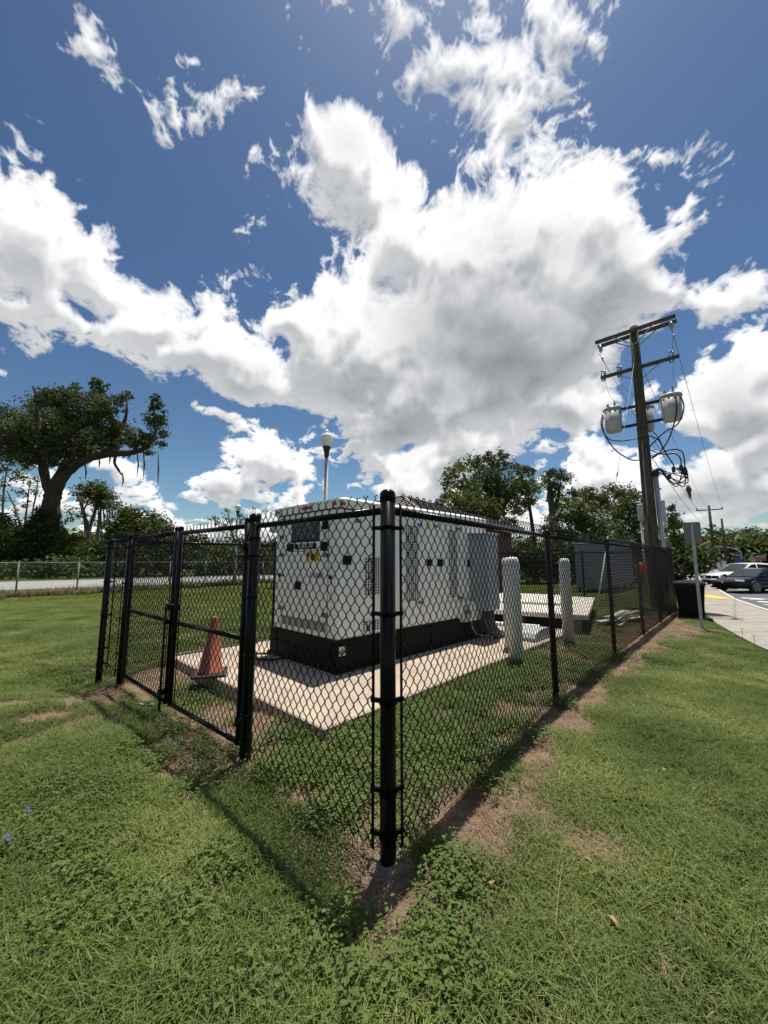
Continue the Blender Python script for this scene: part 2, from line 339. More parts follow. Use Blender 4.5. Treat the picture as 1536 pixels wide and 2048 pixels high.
M_POLEGREY = mat('concrete_lamp_shaft', (0.40, 0.40, 0.38), 0.7, var=0.1, vscale=12)
M_WOODPOLE = mat('weathered_pole_wood', (0.088, 0.076, 0.058), 0.95, var=0.6, vscale=3.0, spec=0.1, bump=1.0, bscale=16, stretch=(9, 9, 0.7))
M_ARMWOOD = mat('weathered_arm_wood', (0.085, 0.075, 0.06), 0.9, var=0.4, vscale=6, bump=0.5, bscale=20)
M_CABLE = mat('black_cable', (0.012, 0.013, 0.015), 0.5)
M_PORC = mat('grey_porcelain', (0.34, 0.33, 0.31), 0.3)
M_XFMR = mat('transformer_grey', (0.40, 0.41, 0.40), 0.45, var=0.06, vscale=4)
M_CONDUIT = mat('grey_pvc', (0.36, 0.40, 0.42), 0.55, var=0.08, vscale=8)
M_BARK = mat('oak_bark', (0.072, 0.060, 0.050), 0.95, spec=0.1, var=0.45, vscale=1.6, bump=0.9, bscale=5, stretch=(2, 2, .5))
M_PALEBARK = mat('pale_bark', (0.24, 0.21, 0.175), 0.95, var=0.3, vscale=1.6, bump=0.6, bscale=5)
M_MOSS = mat('spanish_moss', (0.085, 0.085, 0.062), 0.95, var=0.3, vscale=3)
M_BRICK = None
M_OAK = leaf_mat('oak_leaves', (0.044, 0.060, 0.018), (0.125, 0.150, 0.050), 0.35, 0.26)
M_OAK2 = leaf_mat('oak_leaves_mid', (0.052, 0.074, 0.019), (0.138, 0.168, 0.050), 0.3, 0.28)
M_LIGHTLEAF = leaf_mat('light_leaves', (0.065, 0.095, 0.02), (0.15, 0.185, 0.05), 0.5, 0.32)
M_BUSH = leaf_mat('bush_leaves', (0.045, 0.066, 0.013), (0.125, 0.150, 0.030), 0.45, 0.3)
M_HEDGE = leaf_mat('hedge_leaves', (0.036, 0.056, 0.016), (0.105, 0.135, 0.040), 0.4, 0.26)
M_CYP = leaf_mat('feathery_leaves', (0.05, 0.085, 0.018), (0.115, 0.165, 0.034), 0.5, 0.28)

# ------------------------------------------------------------------ mesh helpers
class MB:
    """collects vertices and faces of one mesh"""
    def __init__(s): s.v = []; s.f = []; s.sm = []
    def add(s, vs, fs, smooth=False):
        o = len(s.v); s.v += [tuple(p) for p in vs]; s.f += [tuple(i + o for i in f) for f in fs]; s.sm += [smooth] * len(fs)
        return s
    def box(s, x0, x1, y0, y1, z0, z1, b=0.0):
        if b <= 0:
            v = [(x, y, z) for z in (z0, z1) for y in (y0, y1) for x in (x0, x1)]
            return s.add(v, [(0, 2, 3, 1), (4, 5, 7, 6), (0, 1, 5, 4), (2, 6, 7, 3), (0, 4, 6, 2), (1, 3, 7, 5)])
        v = []
        for z, i in ((z0, b), (z0 + b, 0), (z1 - b, 0), (z1, b)):
            for x, y in ((x0 + b, y0 + i), (x1 - b, y0 + i), (x1 - i, y0 + b), (x1 - i, y1 - b), (x1 - b, y1 - i), (x0 + b, y1 - i), (x0 + i, y1 - b), (x0 + i, y0 + b)):
                v.append((x, y, z))
        f = [tuple(range(7, -1, -1)), tuple(range(24, 32))]
        for r in range(3):
            for k in range(8):
                a, c = r * 8 + k, r * 8 + (k + 1) % 8
                f.append((a, c, c + 8, a + 8))
        return s.add(v, f)
    def beam(s, p, q, w, h, up=(0, 0, 1)):
        p, q = Vector(p), Vector(q); d = (q - p).normalized(); a = d.cross(Vector(up))
        if a.length < 1e-4: a = d.cross(Vector((1, 0, 0)))
        a.normalize(); b = a.cross(d)
        v = [e + a * (i * w / 2) + b * (j * h / 2) for e in (p, q) for i, j in ((-1, -1), (1, -1), (1, 1), (-1, 1))]
        return s.add(v, [(0, 3, 2, 1), (4, 5, 6, 7), (0, 1, 5, 4), (1, 2, 6, 5), (2, 3, 7, 6), (3, 0, 4, 7)])
    def tube(s, pts, r, n=8, caps=True, smooth=True):
        pts = [Vector(p) for p in pts]; rs = r if isinstance(r, (list, tuple)) else [r] * len(pts)
        v = []; ref = None
        for i, p in enumerate(pts):
            d = (pts[min(i + 1, len(pts) - 1)] - pts[max(i - 1, 0)])
            d = d.normalized() if d.length > 1e-9 else Vector((0, 0, 1))
            if ref is None:
                ref = Vector((0, 0, 1)).cross(d)
                if ref.length < 0.05: ref = Vector((1, 0, 0))
            ref = (ref - d * ref.dot(d)); ref = ref.normalized() if ref.length > 1e-6 else d.orthogonal().normalized()
            b = d.cross(ref)
            for k in range(n):
                t = 2 * pi * k / n; v.append(p + (ref * cos(t) + b * sin(t)) * rs[i])
        f = []
        for i in range(len(pts) - 1):
            for k in range(n):
                a, c = i * n + k, i * n + (k + 1) % n; f.append((a, c, c + n, a + n))
        s.add(v, f, smooth)
        if caps:
            o = len(s.v) - len(v)
            s.f += [tuple(o + k for k in range(n - 1, -1, -1)), tuple(o + (len(pts) - 1) * n + k for k in range(n))]; s.sm += [False, False]
        return s
    def lathe(s, prof, c=(0, 0, 0), n=16, smooth=True, caps=True):
        v = []
        for r, z in prof:
            for k in range(n): v.append((c[0] + r * cos(2 * pi * k / n), c[1] + r * sin(2 * pi * k / n), c[2] + z))
        f = []
        for i in range(len(prof) - 1):
            for k in range(n):
                a, d = i * n + k, i * n + (k + 1) % n; f.append((a, d, d + n, a + n))
        s.add(v, f, smooth); o = len(s.v) - len(v)
        if not caps: return s
        s.f += [tuple(o + k for k in range(n - 1, -1, -1)), tuple(o + (len(prof) - 1) * n + k for k in range(n))]; s.sm += [False, False]
        return s
    def quad(s, a, b, c, d): return s.add([a, b, c, d], [(0, 1, 2, 3)])
    def prism(s, poly, z0, z1):
        n = len(poly); v = [(x, y, z0) for x, y in poly] + [(x, y, z1) for x, y in poly]
        return s.add(v, [tuple(range(n - 1, -1, -1)), tuple(range(n, 2 * n))] + [(i, (i + 1) % n, n + (i + 1) % n, n + i) for i in range(n)])
    def rot(s, o, axis, ang, since=0):
        R = Matrix.Rotation(ang, 3, axis); o = Vector(o)
        for i in range(since, len(s.v)): s.v[i] = tuple(R @ (Vector(s.v[i]) - o) + o)
        return s
    def build(s, name, m, parent=None, off=None):
        me = bpy.data.meshes.new(name)
        vs = s.v if off is None else [(x - off[0], y - off[1], z - off[2]) for x, y, z in s.v]
        me.from_pydata(vs, [], s.f); me.polygons.foreach_set('use_smooth', s.sm)
        me.materials.append(m); me.update()
        return link(name, me, parent)

def link(name, me, parent=None):
    o = bpy.data.objects.new(name, me); COL.objects.link(o)
    if parent is not None: o.parent = parent
    return o
def arr_mesh(name, v, q, m, parent=None, smooth=False):
    """mesh from numpy vertices (n,3) and faces (m,k)"""
    me = bpy.data.meshes.new(name); v = np.ascontiguousarray(v, np.float32); q = np.ascontiguousarray(q, np.int32); k = q.shape[1]
    me.vertices.add(len(v)); me.vertices.foreach_set('co', v.ravel())
    me.loops.add(q.size); me.loops.foreach_set('vertex_index', q.ravel())
    me.polygons.add(len(q)); me.polygons.foreach_set('loop_start', np.arange(0, q.size, k, dtype=np.int32))
    try: me.polygons.foreach_set('loop_total', np.full(len(q), k, np.int32))
    except Exception: pass
    me.polygons.foreach_set('use_smooth', np.full(len(q), smooth)); me.materials.append(m); me.update(calc_edges=True); me.validate()
    return link(name, me, parent)
def tag(o, label, cat, group=None, kind=None):
    o['label'] = label; o['category'] = cat
    if group: o['group'] = group
    if kind: o['kind'] = kind
    return o
def thing(name, label, cat, loc=(0, 0, 0), rotz=0.0, group=None):
    o = bpy.data.objects.new(name, None); o.empty_display_size = 0.2; COL.objects.link(o)
    o.location = loc; o.rotation_euler = (0, 0, rotz)
    return tag(o, label, cat, group)
def structure(o):
    o['kind'] = 'structure'; return o
def copy_tree(o, loc=None, rotz=None, label=None, parent=None):
    c = o.copy(); COL.objects.link(c)
    if parent is not None: c.parent = parent
    for ch in list(o.children): copy_tree(ch, parent=c)
    if loc is not None: c.location = loc
    if rotz is not None: c.rotation_euler = (0, 0, rotz)
    if label: c['label'] = label
    return c
def rot_of(az): return radians(90 - az)          # local X axis pointing along a compass azimuth
def text(name, body, size, m, parent, loc, rot, depth=0.002, sx=1.0, align='CENTER'):
    cu = bpy.data.curves.new(name, 'FONT'); cu.body = body; cu.size = size; cu.extrude = depth; cu.align_x = align; cu.align_y = 'CENTER'
    cu.materials.append(m); tmp = bpy.data.objects.new(name, cu); COL.objects.link(tmp); dg = bpy.context.evaluated_depsgraph_get()
    me = bpy.data.meshes.new_from_object(tmp.evaluated_get(dg)); bpy.data.objects.remove(tmp); bpy.data.curves.remove(cu); me.name = name
    if not me.materials: me.materials.append(m)
    o = bpy.data.objects.new(name, me); COL.objects.link(o)
    o.parent = parent; o.location = loc; o.rotation_euler = rot; o.scale = (sx, 1, 1)
    return o
RNG = np.random.RandomState(7)

# ------------------------------------------------------------------ ground
SOIL = [(0.16,2.2,0.13,0.15,1),(0.38,2.43,0.2,0.22,1),(0.61,2.67,0.19,0.27,1),(0.88,3.03,0.15,0.32,1),(1.23,3.48,0.15,0.33,1),(1.81,4.08,0.15,0.39,0.9),(2.54,4.87,0.16,0.47,0.9),(3.54,5.91,0.18,0.54,0.9),(4.64,7.1,0.18,0.64,0.8),(6.1,8.48,0.32,0.71,0.9),(6.63,8.48,0.27,0.64,0.9),(0.81,2.43,0.17,0.15,0.55),(1.08,2.23,0.15,0.09,1),(1.0,2.35,0.07,0.08,0.6),(0.38,2.04,0.14,0.09,0.8),(0.57,2.2,0.15,0.11,0.8),(-0.02,1.95,0.11,0.11,1),(-0.15,1.95,0.09,0.18,0.7),(-0.34,2.23,0.16,0.2,0.5),(-0.13,2.23,0.13,0.16,0.7),(-1.41,3.34,0.36,0.36,0.9),(-1.91,3.84,0.23,0.31,0.8),(-1.13,2.97,0.21,0.23,0.6),(-1.2,2.67,0.14,0.11,0.9),(-1.31,2.57,0.06,0.08,0.5),(-1.03,3.43,0.25,0.31,0.7),(-0.8,3.18,0.15,0.26,0.5),(-3.28,4.6,0.26,0.36,1),(-3.38,4.44,0.22,0.29,0.8),(-2.97,4.36,0.16,0.31,0.7),(-3.24,3.96,0.34,0.13,0.7),(-3.82,4.22,0.31,0.14,0.8),(-3.89,4.52,0.28,0.11,0.5),(-3.03,3.34,0.24,0.1,0.6),(-2.82,3.62,0.26,0.11,0.6),(-2.71,3.84,0.19,0.15,0.6),(-3.06,5.28,0.26,0.51,0.8),(-2.19,4.36,0.27,0.41,0.7),(-1.69,3.96,0.29,0.29,0.8),(0.55,3.43,0.25,0.41,0.6),(1.06,3.73,0.23,0.37,0.7),(1.51,4.22,0.21,0.36,0.7),(0.31,2.84,0.14,0.27,0.6),(1.29,4.52,0.33,0.25,0.5),(0.35,1.68,0.08,0.03,0.3),(1.19,1.78,0.08,0.06,0.45),(-0.43,1.78,0.1,0.05,0.35),(0.29,1.9,0.11,0.07,0.5),(0.64,1.68,0.12,0.03,0.3),(1.97,2.62,0.12,0.12,0.2),(-0.13,1.68,0.12,0.03,0.25)]
WEED = [(0.32,2.07,0.14,0.11,1),(0.21,1.95,0.07,0.06,0.8),(0.74,2.67,0.13,0.12,1),(1.77,4.22,0.13,0.16,0.8),(0.06,1.74,0.22,0.1,1),(-0.13,1.72,0.1,0.09,0.8),(-0.06,1.8,0.12,0.06,0.6),(-0.58,3.26,0.28,0.48,1),(-0.28,3.43,0.25,0.53,1),(-0.1,2.84,0.17,0.34,0.9),(0.29,3.84,0.28,0.6,1),(0.71,4.36,0.38,0.71,1),(1.33,5.07,0.44,0.59,1),(2.0,5.51,0.41,0.57,0.9),(0.29,2.97,0.14,0.3,0.9),(-0.23,2.52,0.15,0.18,0.6),(-0.71,2.84,0.17,0.2,0.6),(0.16,2.52,0.09,0.2,0.7),(0.72,3.26,0.2,0.32,0.8),(1.16,3.62,0.18,0.35,0.7),(2.56,5.28,0.33,0.4,0.7),(3.43,6.36,0.32,0.48,0.6),(-0.79,2.01,0.19,0.1,0.35),(-1.6,2.2,0.31,0.35,0.45),(-2.12,2.52,0.3,0.43,0.5),(-1.62,2.62,0.31,0.34,0.45),(-1.73,3.26,0.28,0.42,0.5),(-1.43,1.9,0.2,0.22,0.4),(-1.0,1.85,0.15,0.12,0.3),(-0.48,1.59,0.18,0.08,0.3),(0.06,1.57,0.21,0.07,0.7),(-2.19,4.36,0.27,0.33,0.6)]
U = np.array((sin(radians(42.0)), cos(radians(42.0)))); V = np.array((-sin(radians(48.0)), cos(radians(48.0))))
POSTS_R = [(0.02, 2.10), (1.85, 4.37), (3.61, 6.27), (5.23, 8.03), (6.72, 9.63), (7.83, 10.84), (8.71, 11.80)]
POSTS_L = [(0.02, 2.10), (-1.04, 3.10), (-3.27, 5.01), (-3.76, 5.32)]
KERB = [(8.2, 4.4), (9.6, 8.3), (11.69, 12.03), (13.68, 15.27), (18.12, 21.3), (20.76, 24.9), (30.0, 37.2), (66.0, 85.0)]
WALK_L = [(4.6, 2.6), (6.3, 6.57), (7.47, 8.72), (8.26, 10.03), (12.2, 15.5), (21.72, 28.5), (29.0, 38.3), (64.5, 86.0)]
def fbm2(x, y, f, seed, octv=4):
    s = 0; a = 1.0
    for i in range(octv):
        s = s + a * grad_noise(np.asarray(x, np.float32) * f, np.asarray(y, np.float32) * f, seed + i); f *= 2.07; a *= 0.5
    return s
def spots(x, y, table):
    m = np.zeros(np.shape(x), np.float32)
    n = 0.55 * fbm2(x, y, 3.0, 71, 3)
    az = np.arctan2(x, y)
    for cx, cy, rx, ry, w in table:
        a = atan2(cx, cy); dx, dy = x - cx, y - cy
        t = dx * cos(a) - dy * sin(a); r = dx * sin(a) + dy * cos(a)
        d = np.sqrt((t / rx) ** 2 + (r / ry) ** 2)
        m = np.maximum(m, w * np.clip((1.6 + n - d) / 0.8, 0, 1))
    return np.clip(m * 1.25, 0, 1)
def poly_x(poly, y): return np.interp(y, [p[1] for p in poly], [p[0] for p in poly])
def height(x, y):
    x = np.asarray(x, np.float64); y = np.asarray(y, np.float64)
    near = np.exp(-((x / 14) ** 2 + ((y - 5) / 14) ** 2))
    h = (0.020 * fbm2(x, y, 0.9, 81, 2) + 0.008 * fbm2(x, y, 4.2, 85, 2)) * near
    h += -0.17 * np.exp(-(((x + 3.95) / 0.55) ** 2 + ((y - 5.15) / 0.55) ** 2))
    h += 0.03 * np.exp(-(((x + 2.0) / 0.5) ** 2 + ((y - 3.55) / 0.4) ** 2))
    h += -0.025 * np.exp(-(((x + 1.6) / 0.6) ** 2 + ((y - 3.9) / 0.5) ** 2))
    h += -0.085 * np.exp(-(((x + 2.15) / 1.0) ** 2 + ((y - 4.55) / 0.55) ** 2))
    d_lot = x - poly_x(KERB, y)
    h = np.where(d_lot > -0.05, -0.16, h)
    wl = poly_x(WALK_L, y)
    h = np.where((d_lot <= -0.05) & (x > wl - 0.25), np.minimum(h, 0.0) - 0.02, h)
    return np.where(x > 0.55 * wl + 0.45 * poly_x(KERB, y), -0.17, h)

def axis(lo, hi, step, far):
    a = list(np.arange(lo, hi + 1e-6, step)); s = step; b = hi; c = lo; up_, dn = [], []
    while b < far: s *= 1.13; b += s; up_.append(b)
    s = step
    while c > -far: s *= 1.13; c -= s; dn.append(c)
    return np.array(dn[::-1] + a + up_)
gx, gy = axis(-5.5, 9.5, 0.07, 1500), axis(0.6, 12.0, 0.07, 1500)
GX, GY = np.meshgrid(gx, gy)
GZ = height(GX, GY)
nx, ny = len(gx), len(gy)
idx = np.arange(nx * ny).reshape(ny, nx)
quads = np.stack([idx[:-1, :-1], idx[:-1, 1:], idx[1:, 1:], idx[1:, :-1]], -1).reshape(-1, 4)

def ground_material():
    m = bpy.data.materials.new('lawn_and_soil'); m.use_nodes = True
    nt = m.node_tree; L = nt.links.new; p = nt.nodes['Principled BSDF']; p.inputs['Roughness'].default_value = 0.95; p.inputs['Specular IOR Level'].default_value = 0.1
    g = nt.nodes.new('ShaderNodeNewGeometry')
    def noise(s, d=5, r=0.6):
        n = nt.nodes.new('ShaderNodeTexNoise'); n.inputs['Scale'].default_value = s; n.inputs['Detail'].default_value = d; n.inputs['Roughness'].default_value = r
        L(g.outputs['Position'], n.inputs['Vector']); return n.outputs[0]
    def ramp(f, *st):
        r = nt.nodes.new('ShaderNodeValToRGB'); L(f, r.inputs[0]); e = r.color_ramp.elements
        e[0].position, e[0].color = st[0][0], (*st[0][1], 1); e[1].position, e[1].color = st[-1][0], (*st[-1][1], 1)
        for q, c in st[1:-1]: k = e.new(q); k.color = (*c, 1)
        return r.outputs[0]
    grass = ramp(noise(0.55, 8, 0.7), (0.30, (0.040, 0.054, 0.012)), (0.50, (0.058, 0.074, 0.016)), (0.70, (0.085, 0.090, 0.028)))
    fine = ramp(noise(38, 4, 0.7), (0.30, (0.45, 0.48, 0.40)), (0.70, (1.35, 1.3, 1.25)))
    mul = nt.nodes.new('ShaderNodeMix'); mul.data_type = 'RGBA'; mul.blend_type = 'MULTIPLY'; mul.inputs[0].default_value = 1
    L(grass, mul.inputs[6]); L(fine, mul.inputs[7])
    soil = ramp(noise(9, 8, 0.72), (0.25, (0.090, 0.058, 0.036)), (0.5, (0.215, 0.148, 0.098)), (0.75, (0.325, 0.235, 0.158)))
    at = nt.nodes.new('ShaderNodeAttribute'); at.attribute_name = 'soil'
    mx = nt.nodes.new('ShaderNodeMix'); mx.data_type = 'RGBA'; L(at.outputs['Fac'], mx.inputs[0]); L(mul.outputs[2], mx.inputs[6]); L(soil, mx.inputs[7])
    L(mx.outputs[2], p.inputs['Base Color'])
    b = nt.nodes.new('ShaderNodeBump'); b.inputs['Strength'].default_value = 0.8; b.inputs['Distance'].default_value = 0.03
    L(noise(45, 6, 0.7), b.inputs['Height']); L(b.outputs[0], p.inputs['Normal'])
    return m
def bare(x, y):
    """how bare the ground is: worn strips along the fence, tracks, patches"""
    s = spots(x, y, SOIL)
    # strip right under the right-hand fence and inside it
    for (a, b) in zip(POSTS_R[:-1], POSTS_R[1:]):
        d = np.array(b) - np.array(a); ln = np.linalg.norm(d); d /= ln
        t = np.clip((x - a[0]) * d[0] + (y - a[1]) * d[1], 0, ln)
        dist = np.hypot(x - a[0] - t * d[0], y - a[1] - t * d[1])
        s = np.maximum(s, np.clip((0.42 + 0.12 * fbm2(x, y, 2.3, 93, 2) - dist + 0.10 * ((x - a[0]) * d[1] - (y - a[1]) * d[0] > 0)) / 0.20, 0, 1))
    lx, ly = (x - .02) * U[0] + (y - 2.1) * U[1], (x - .02) * V[0] + (y - 2.1) * V[1]
    ins = (lx > -.05) & (lx < 8.5) & (ly > -.05) & (ly < 5)
    s = np.maximum(s, np.where(ins, np.clip(0.85 + 0.5 * fbm2(x, y, 1.6, 95, 3) - np.clip(lx - 4, 0, 4) * .12, 0, 1), 0))
    return np.clip(s, 0, 1)
soil = np.zeros_like(GX, dtype=np.float32)
nearm = (GX > -9) & (GX < 12) & (GY > 0.4) & (GY < 16)
soil[nearm] = bare(GX[nearm], GY[nearm])
lawn = arr_mesh('ground', np.stack([GX, GY, GZ], -1).reshape(-1, 3), quads, ground_material(), smooth=True)
a_ = lawn.data.attributes.new('soil', 'FLOAT', 'POINT'); a_.data.foreach_set('value', soil.ravel())
structure(lawn)

# road beyond the far chain-link fence, sidewalk, kerb, parking lot
def strip_mesh(name, left, right, z, m, parent=None, n=40, ext=0):
    ys = np.linspace(max(left[0][1], right[0][1]), min(left[-1][1], right[-1][1]), n)
    v, f = [], []
    for y in ys: v += [(poly_x(left, y), y, z), (poly_x(right, y), y, z)]
    for i in range(n - 1): f.append((2 * i, 2 * i + 1, 2 * i + 3, 2 * i + 2))
    mb = MB(); mb.add(v, f); return mb.build(name, m, parent)
rd = MB()
RA, RB = np.array((-60.0, -12.5)), np.array((1.0, 0.8)) / hypot(1.0, 0.8)
RN = np.array((-RB[1], RB[0])); RP = np.array((-18.6, 20.3))
def road_pt(s, n): q = RP + RB * s + RN * n; return (q[0], q[1])
rv, rf = [], []
for i, s in enumerate(np.linspace(-90, 110, 41)):
    rv += [(*road_pt(s, 0), 0.012), (*road_pt(s, 11.5), 0.012)]
    if i: rf.append((2 * i - 2, 2 * i - 1, 2 * i + 1, 2 * i))
rd.add(rv, [f[::-1] for f in rf]); road = structure(rd.build('road', M_ROADL))
lines = MB()
for s in np.arange(-80, 100, 9.0):
    lines.add([(*road_pt(s, 5.70), 0.017), (*road_pt(s + 3, 5.70), 0.017), (*road_pt(s + 3, 5.82), 0.017), (*road_pt(s, 5.82), 0.017)], [(0, 1, 2, 3)])
lines.build('centre_line', M_PAINT, road)

walk = bpy.data.objects.new('sidewalk', None); COL.objects.link(walk); walk['kind'] = 'structure'
ys = list(np.arange(4.5, 40, 1.25)) + list(np.arange(40.5, 84, 6))
rr = random.Random(3)
for y0, y1 in zip(ys[:-1], ys[1:]):
    g_ = 0.008; L0, L1 = poly_x(WALK_L, y0 + g_), poly_x(WALK_L, y1 - g_); R0, R1 = poly_x(KERB, y0 + g_) - 0.165, poly_x(KERB, y1 - g_) - 0.165
    b = MB(); z = 0.020 + rr.uniform(-.003, .003)
    sl = 0.55
    b.prism([(L0, y0 + g_ + sl * 0), (R0, y0 + g_), (R1, y1 - g_), (L1, y1 - g_)], -0.12, z)
    b.build('paving_slab', M_WALK, walk)
kb = MB(); n = 70; ysk = np.linspace(4.5, 84, n); v, f = [], []
for y in ysk:
    x = float(poly_x(KERB, y))
    v += [(x - 0.155, y, -0.14), (x - 0.155, y, 0.028), (x - 0.02, y, 0.028), (x, y, 0.010), (x + 0.015, y, -0.14)]
for i in range(n - 1):
    for k in range(4): f.append((5 * i + k, 5 * i + k + 1, 5 * i + k + 6, 5 * i + k + 5))
kb.add(v, [q[::-1] for q in f]); kerb = structure(kb.build('kerb', mat('kerb_concrete', (0.50, 0.45, 0.37), 0.85, var=0.15, vscale=4, bump=0.2)))
lot = MB(); v, f = [], []
ysl = np.linspace(0, 84, 60)
for y in ysl:
    x = float(poly_x(KERB, y)); v += [(x + 0.012, y, -0.125), (x + 70, y - 30, -0.125)]
for i in range(59): f.append((2 * i, 2 * i + 1, 2 * i + 3, 2 * i + 2))
lot.add(v, f); parking = structure(lot.build('parking_lot', M_ASPH))
def stripe(p, q, w, m=M_PAINT, z=-0.119, parent=parking, name='painted_line'):
    b = MB(); p, q = np.array(p), np.array(q); d = (q - p) / np.linalg.norm(q - p); nn = np.array((-d[1], d[0])) * w / 2
    b.add([(*(p + nn), z), (*(p - nn), z), (*(q - nn), z), (*(q + nn), z)], [(0, 1, 2, 3)]); return b.build(name, m, parent)
stripe((14.05, 14.6), (19.5, 14.2), 0.14); stripe((15.4, 16.6), (22.5, 16.3), 0.14)
stripe((15.7, 17.3), (18.3, 13.4), 0.36); stripe((14.9, 15.7), (16.7, 12.6), 0.36); stripe((16.9, 17.0), (20.2, 14.8), 0.36)
stripe((17.9, 19.5), (24, 19.2), 0.14); stripe((19.8, 22.1), (26, 21.9), 0.14); stripe((22, 25.2), (29, 25), 0.14)
b = MB(); b.add([(12.85, 15.55, 0.0285), (13.28, 14.95, 0.0285), (14.15, 16.9, 0.0285), (13.75, 17.15, 0.0285)], [(0, 1, 2, 3)])
structure(b.build('ramp_marking', M_YPAINT))

# ------------------------------------------------------------------ black chain-link enclosure
PITCH = 0.0359
def chain_link(name, p0, p1, z0, z1, parent, off, wire=0.0024, sides=5, woven=True, selvage='knuckle', m=None, pitch=PITCH, seed=0, stuff=True):
    p0, p1 = np.array(p0, float), np.array(p1, float); ln = np.linalg.norm(p1 - p0); d = (p1 - p0) / ln; nrm = np.array((d[1], -d[0]))
    W = int(ln / pitch); a = ln / W; K = int(round((z1 - z0) / (a * 1.28))); dz = (z1 - z0) / K
    rs = np.random.RandomState(seed + 5)
    i = np.arange(W)[:, None]; k = np.arange(K + 1)[None, :]
    hi = (k + i) % 2 == 1
    z = z0 + k * dz + 0 * i
    sag = 0.006 * np.sin(i * 0.21 + seed) + 0.004 * rs.randn(W, 1)
    if woven:
        s_mid = (i + hi) * a + np.where(hi, 0.0012, -0.0012); y = np.where(hi, 1, -1) * 0.0046
        S = np.stack([s_mid, s_mid], -1).reshape(W, -1); Y = np.stack([-y, y], -1).reshape(W, -1)
        Z = np.stack([z - 0.0065, z + 0.0065], -1).reshape(W, -1)
    else:
        S = ((i + hi) * a).astype(float); Z = z.astype(float); Y = np.where(hi, 1, -1) * 0.002 + 0 * S
    top_hi = hi[:, -1:]; sg = np.where(top_hi, 1.0, -1.0); st = (i + top_hi) * a
    if selvage == 'twist':
        ext = [(0.012, 0.012), (0.019 , 0.024)]
        jit = rs.uniform(-0.010, 0.008, (W, 1))
        S = np.concatenate([S, st + sg * ext[0][0], st + sg * (ext[1][0] + jit * .5)], 1); Z = np.concatenate([Z, 0 * st + z1 + ext[0][1], 0 * st + z1 + ext[1][1] + jit], 1)
        Y = np.concatenate([Y, 0.003 * sg, -0.002 * sg], 1)
    else:
        ext = [(0.008, 0.010, .005), (0.005, 0.026, .002), (-0.006, 0.026, -.003), (-0.010, 0.008, -.006)]
        S = np.concatenate([S] + [st + sg * e[0] for e in ext], 1); Z = np.concatenate([Z] + [0 * st + z1 + e[1] for e in ext], 1)
        Y = np.concatenate([Y] + [sg * e[2] for e in ext], 1)
    Z = Z + sag * 0.3
    Y = Y + 0.010 * np.sin(S * 2.1 + seed) * np.sin((Z - z0) * 1.9)
    n = S.shape[1]
    T = np.stack([np.gradient(S, axis=1), np.gradient(Z, axis=1)], -1); T /= np.linalg.norm(T, axis=-1, keepdims=True) + 1e-9
    e2s, e2z = -T[..., 1], T[..., 0]
    vv = []
    for q in range(sides):
        t = 2 * pi * q / sides + 0.4; c, s_ = cos(t) * wire, sin(t) * wire
        ss = S + e2s * c; zz = Z + e2z * c; yy = Y + s_
        vv.append(np.stack([p0[0] + d[0] * ss + nrm[0] * yy - off[0], p0[1] + d[1] * ss + nrm[1] * yy - off[1], zz - off[2]], -1))
    v = np.stack(vv, 2)                                     # W, n, sides, 3
    ix = np.arange(W * n * sides).reshape(W, n, sides)
    A, B = ix[:, :-1, :], ix[:, 1:, :]
    f = np.stack([A, np.roll(A, -1, 2), np.roll(B, -1, 2), B], -1).reshape(-1, 4)
    o = arr_mesh(name, v.reshape(-1, 3), f, m or M_WIRE, parent, smooth=True)
    if stuff: o['kind'] = 'stuff'
    return o
def round_post(xy, zb, zt, r, parent, off, cap='dome', m=None, name='post'):
    b = MB(); b.tube([(xy[0], xy[1], zb), (xy[0], xy[1], zt)], r, 16); o = b.build(name, m or M_BLACK, parent, off)
    if cap:
        c = MB(); R = r + 0.003
        if cap == 'dome': pr = [(R, -0.045), (R, 0.0), (R * .96, 0.008), (R * .8, 0.018), (R * .5, 0.026), (R * .15, 0.029)]
        else: pr = [(R * .8, -0.03), (R, -0.02), (R, 0.012), (R * .6, 0.03), (R * .2, 0.036)]
        c.lathe(pr, (xy[0], xy[1], zt), 16); c.build('cap', m or M_BLACK, o, off)
    return o
def bands(b, xy, r, tob, zs):
    """clamps round a post with an ear to the tension bar"""
    d = np.array(tob) - np.array(xy); d = d / np.linalg.norm(d); n_ = np.array((-d[1], d[0]))
    for z in zs:
        b.lathe([(r + 0.001, -0.011), (r + 0.006, -0.011), (r + 0.006, 0.011), (r + 0.001, 0.011)], (xy[0], xy[1], z), 14)
        q0 = np.array(xy) + d * r; q1 = np.array(tob) + d * 0.012
        b.beam((*q0, z), (*q1, z), 0.016, 0.022)
        b.beam((*(q1 - d * .02 - n_ * .018), z), (*(q1 - d * .02 + n_ * .018), z), 0.010, 0.010)
def along(a, b, t): a, b = np.array(a), np.array(b); d = b - a; return tuple(a + d / np.linalg.norm(d) * t)
def gz(xy): return float(height(xy[0], xy[1]))
BANDZ = (1.66, 1.20, 0.76, 0.33, 0.13)
RAIL_Z, TOP_Z, BOT_Z = 1.757, 1.830, 0.05
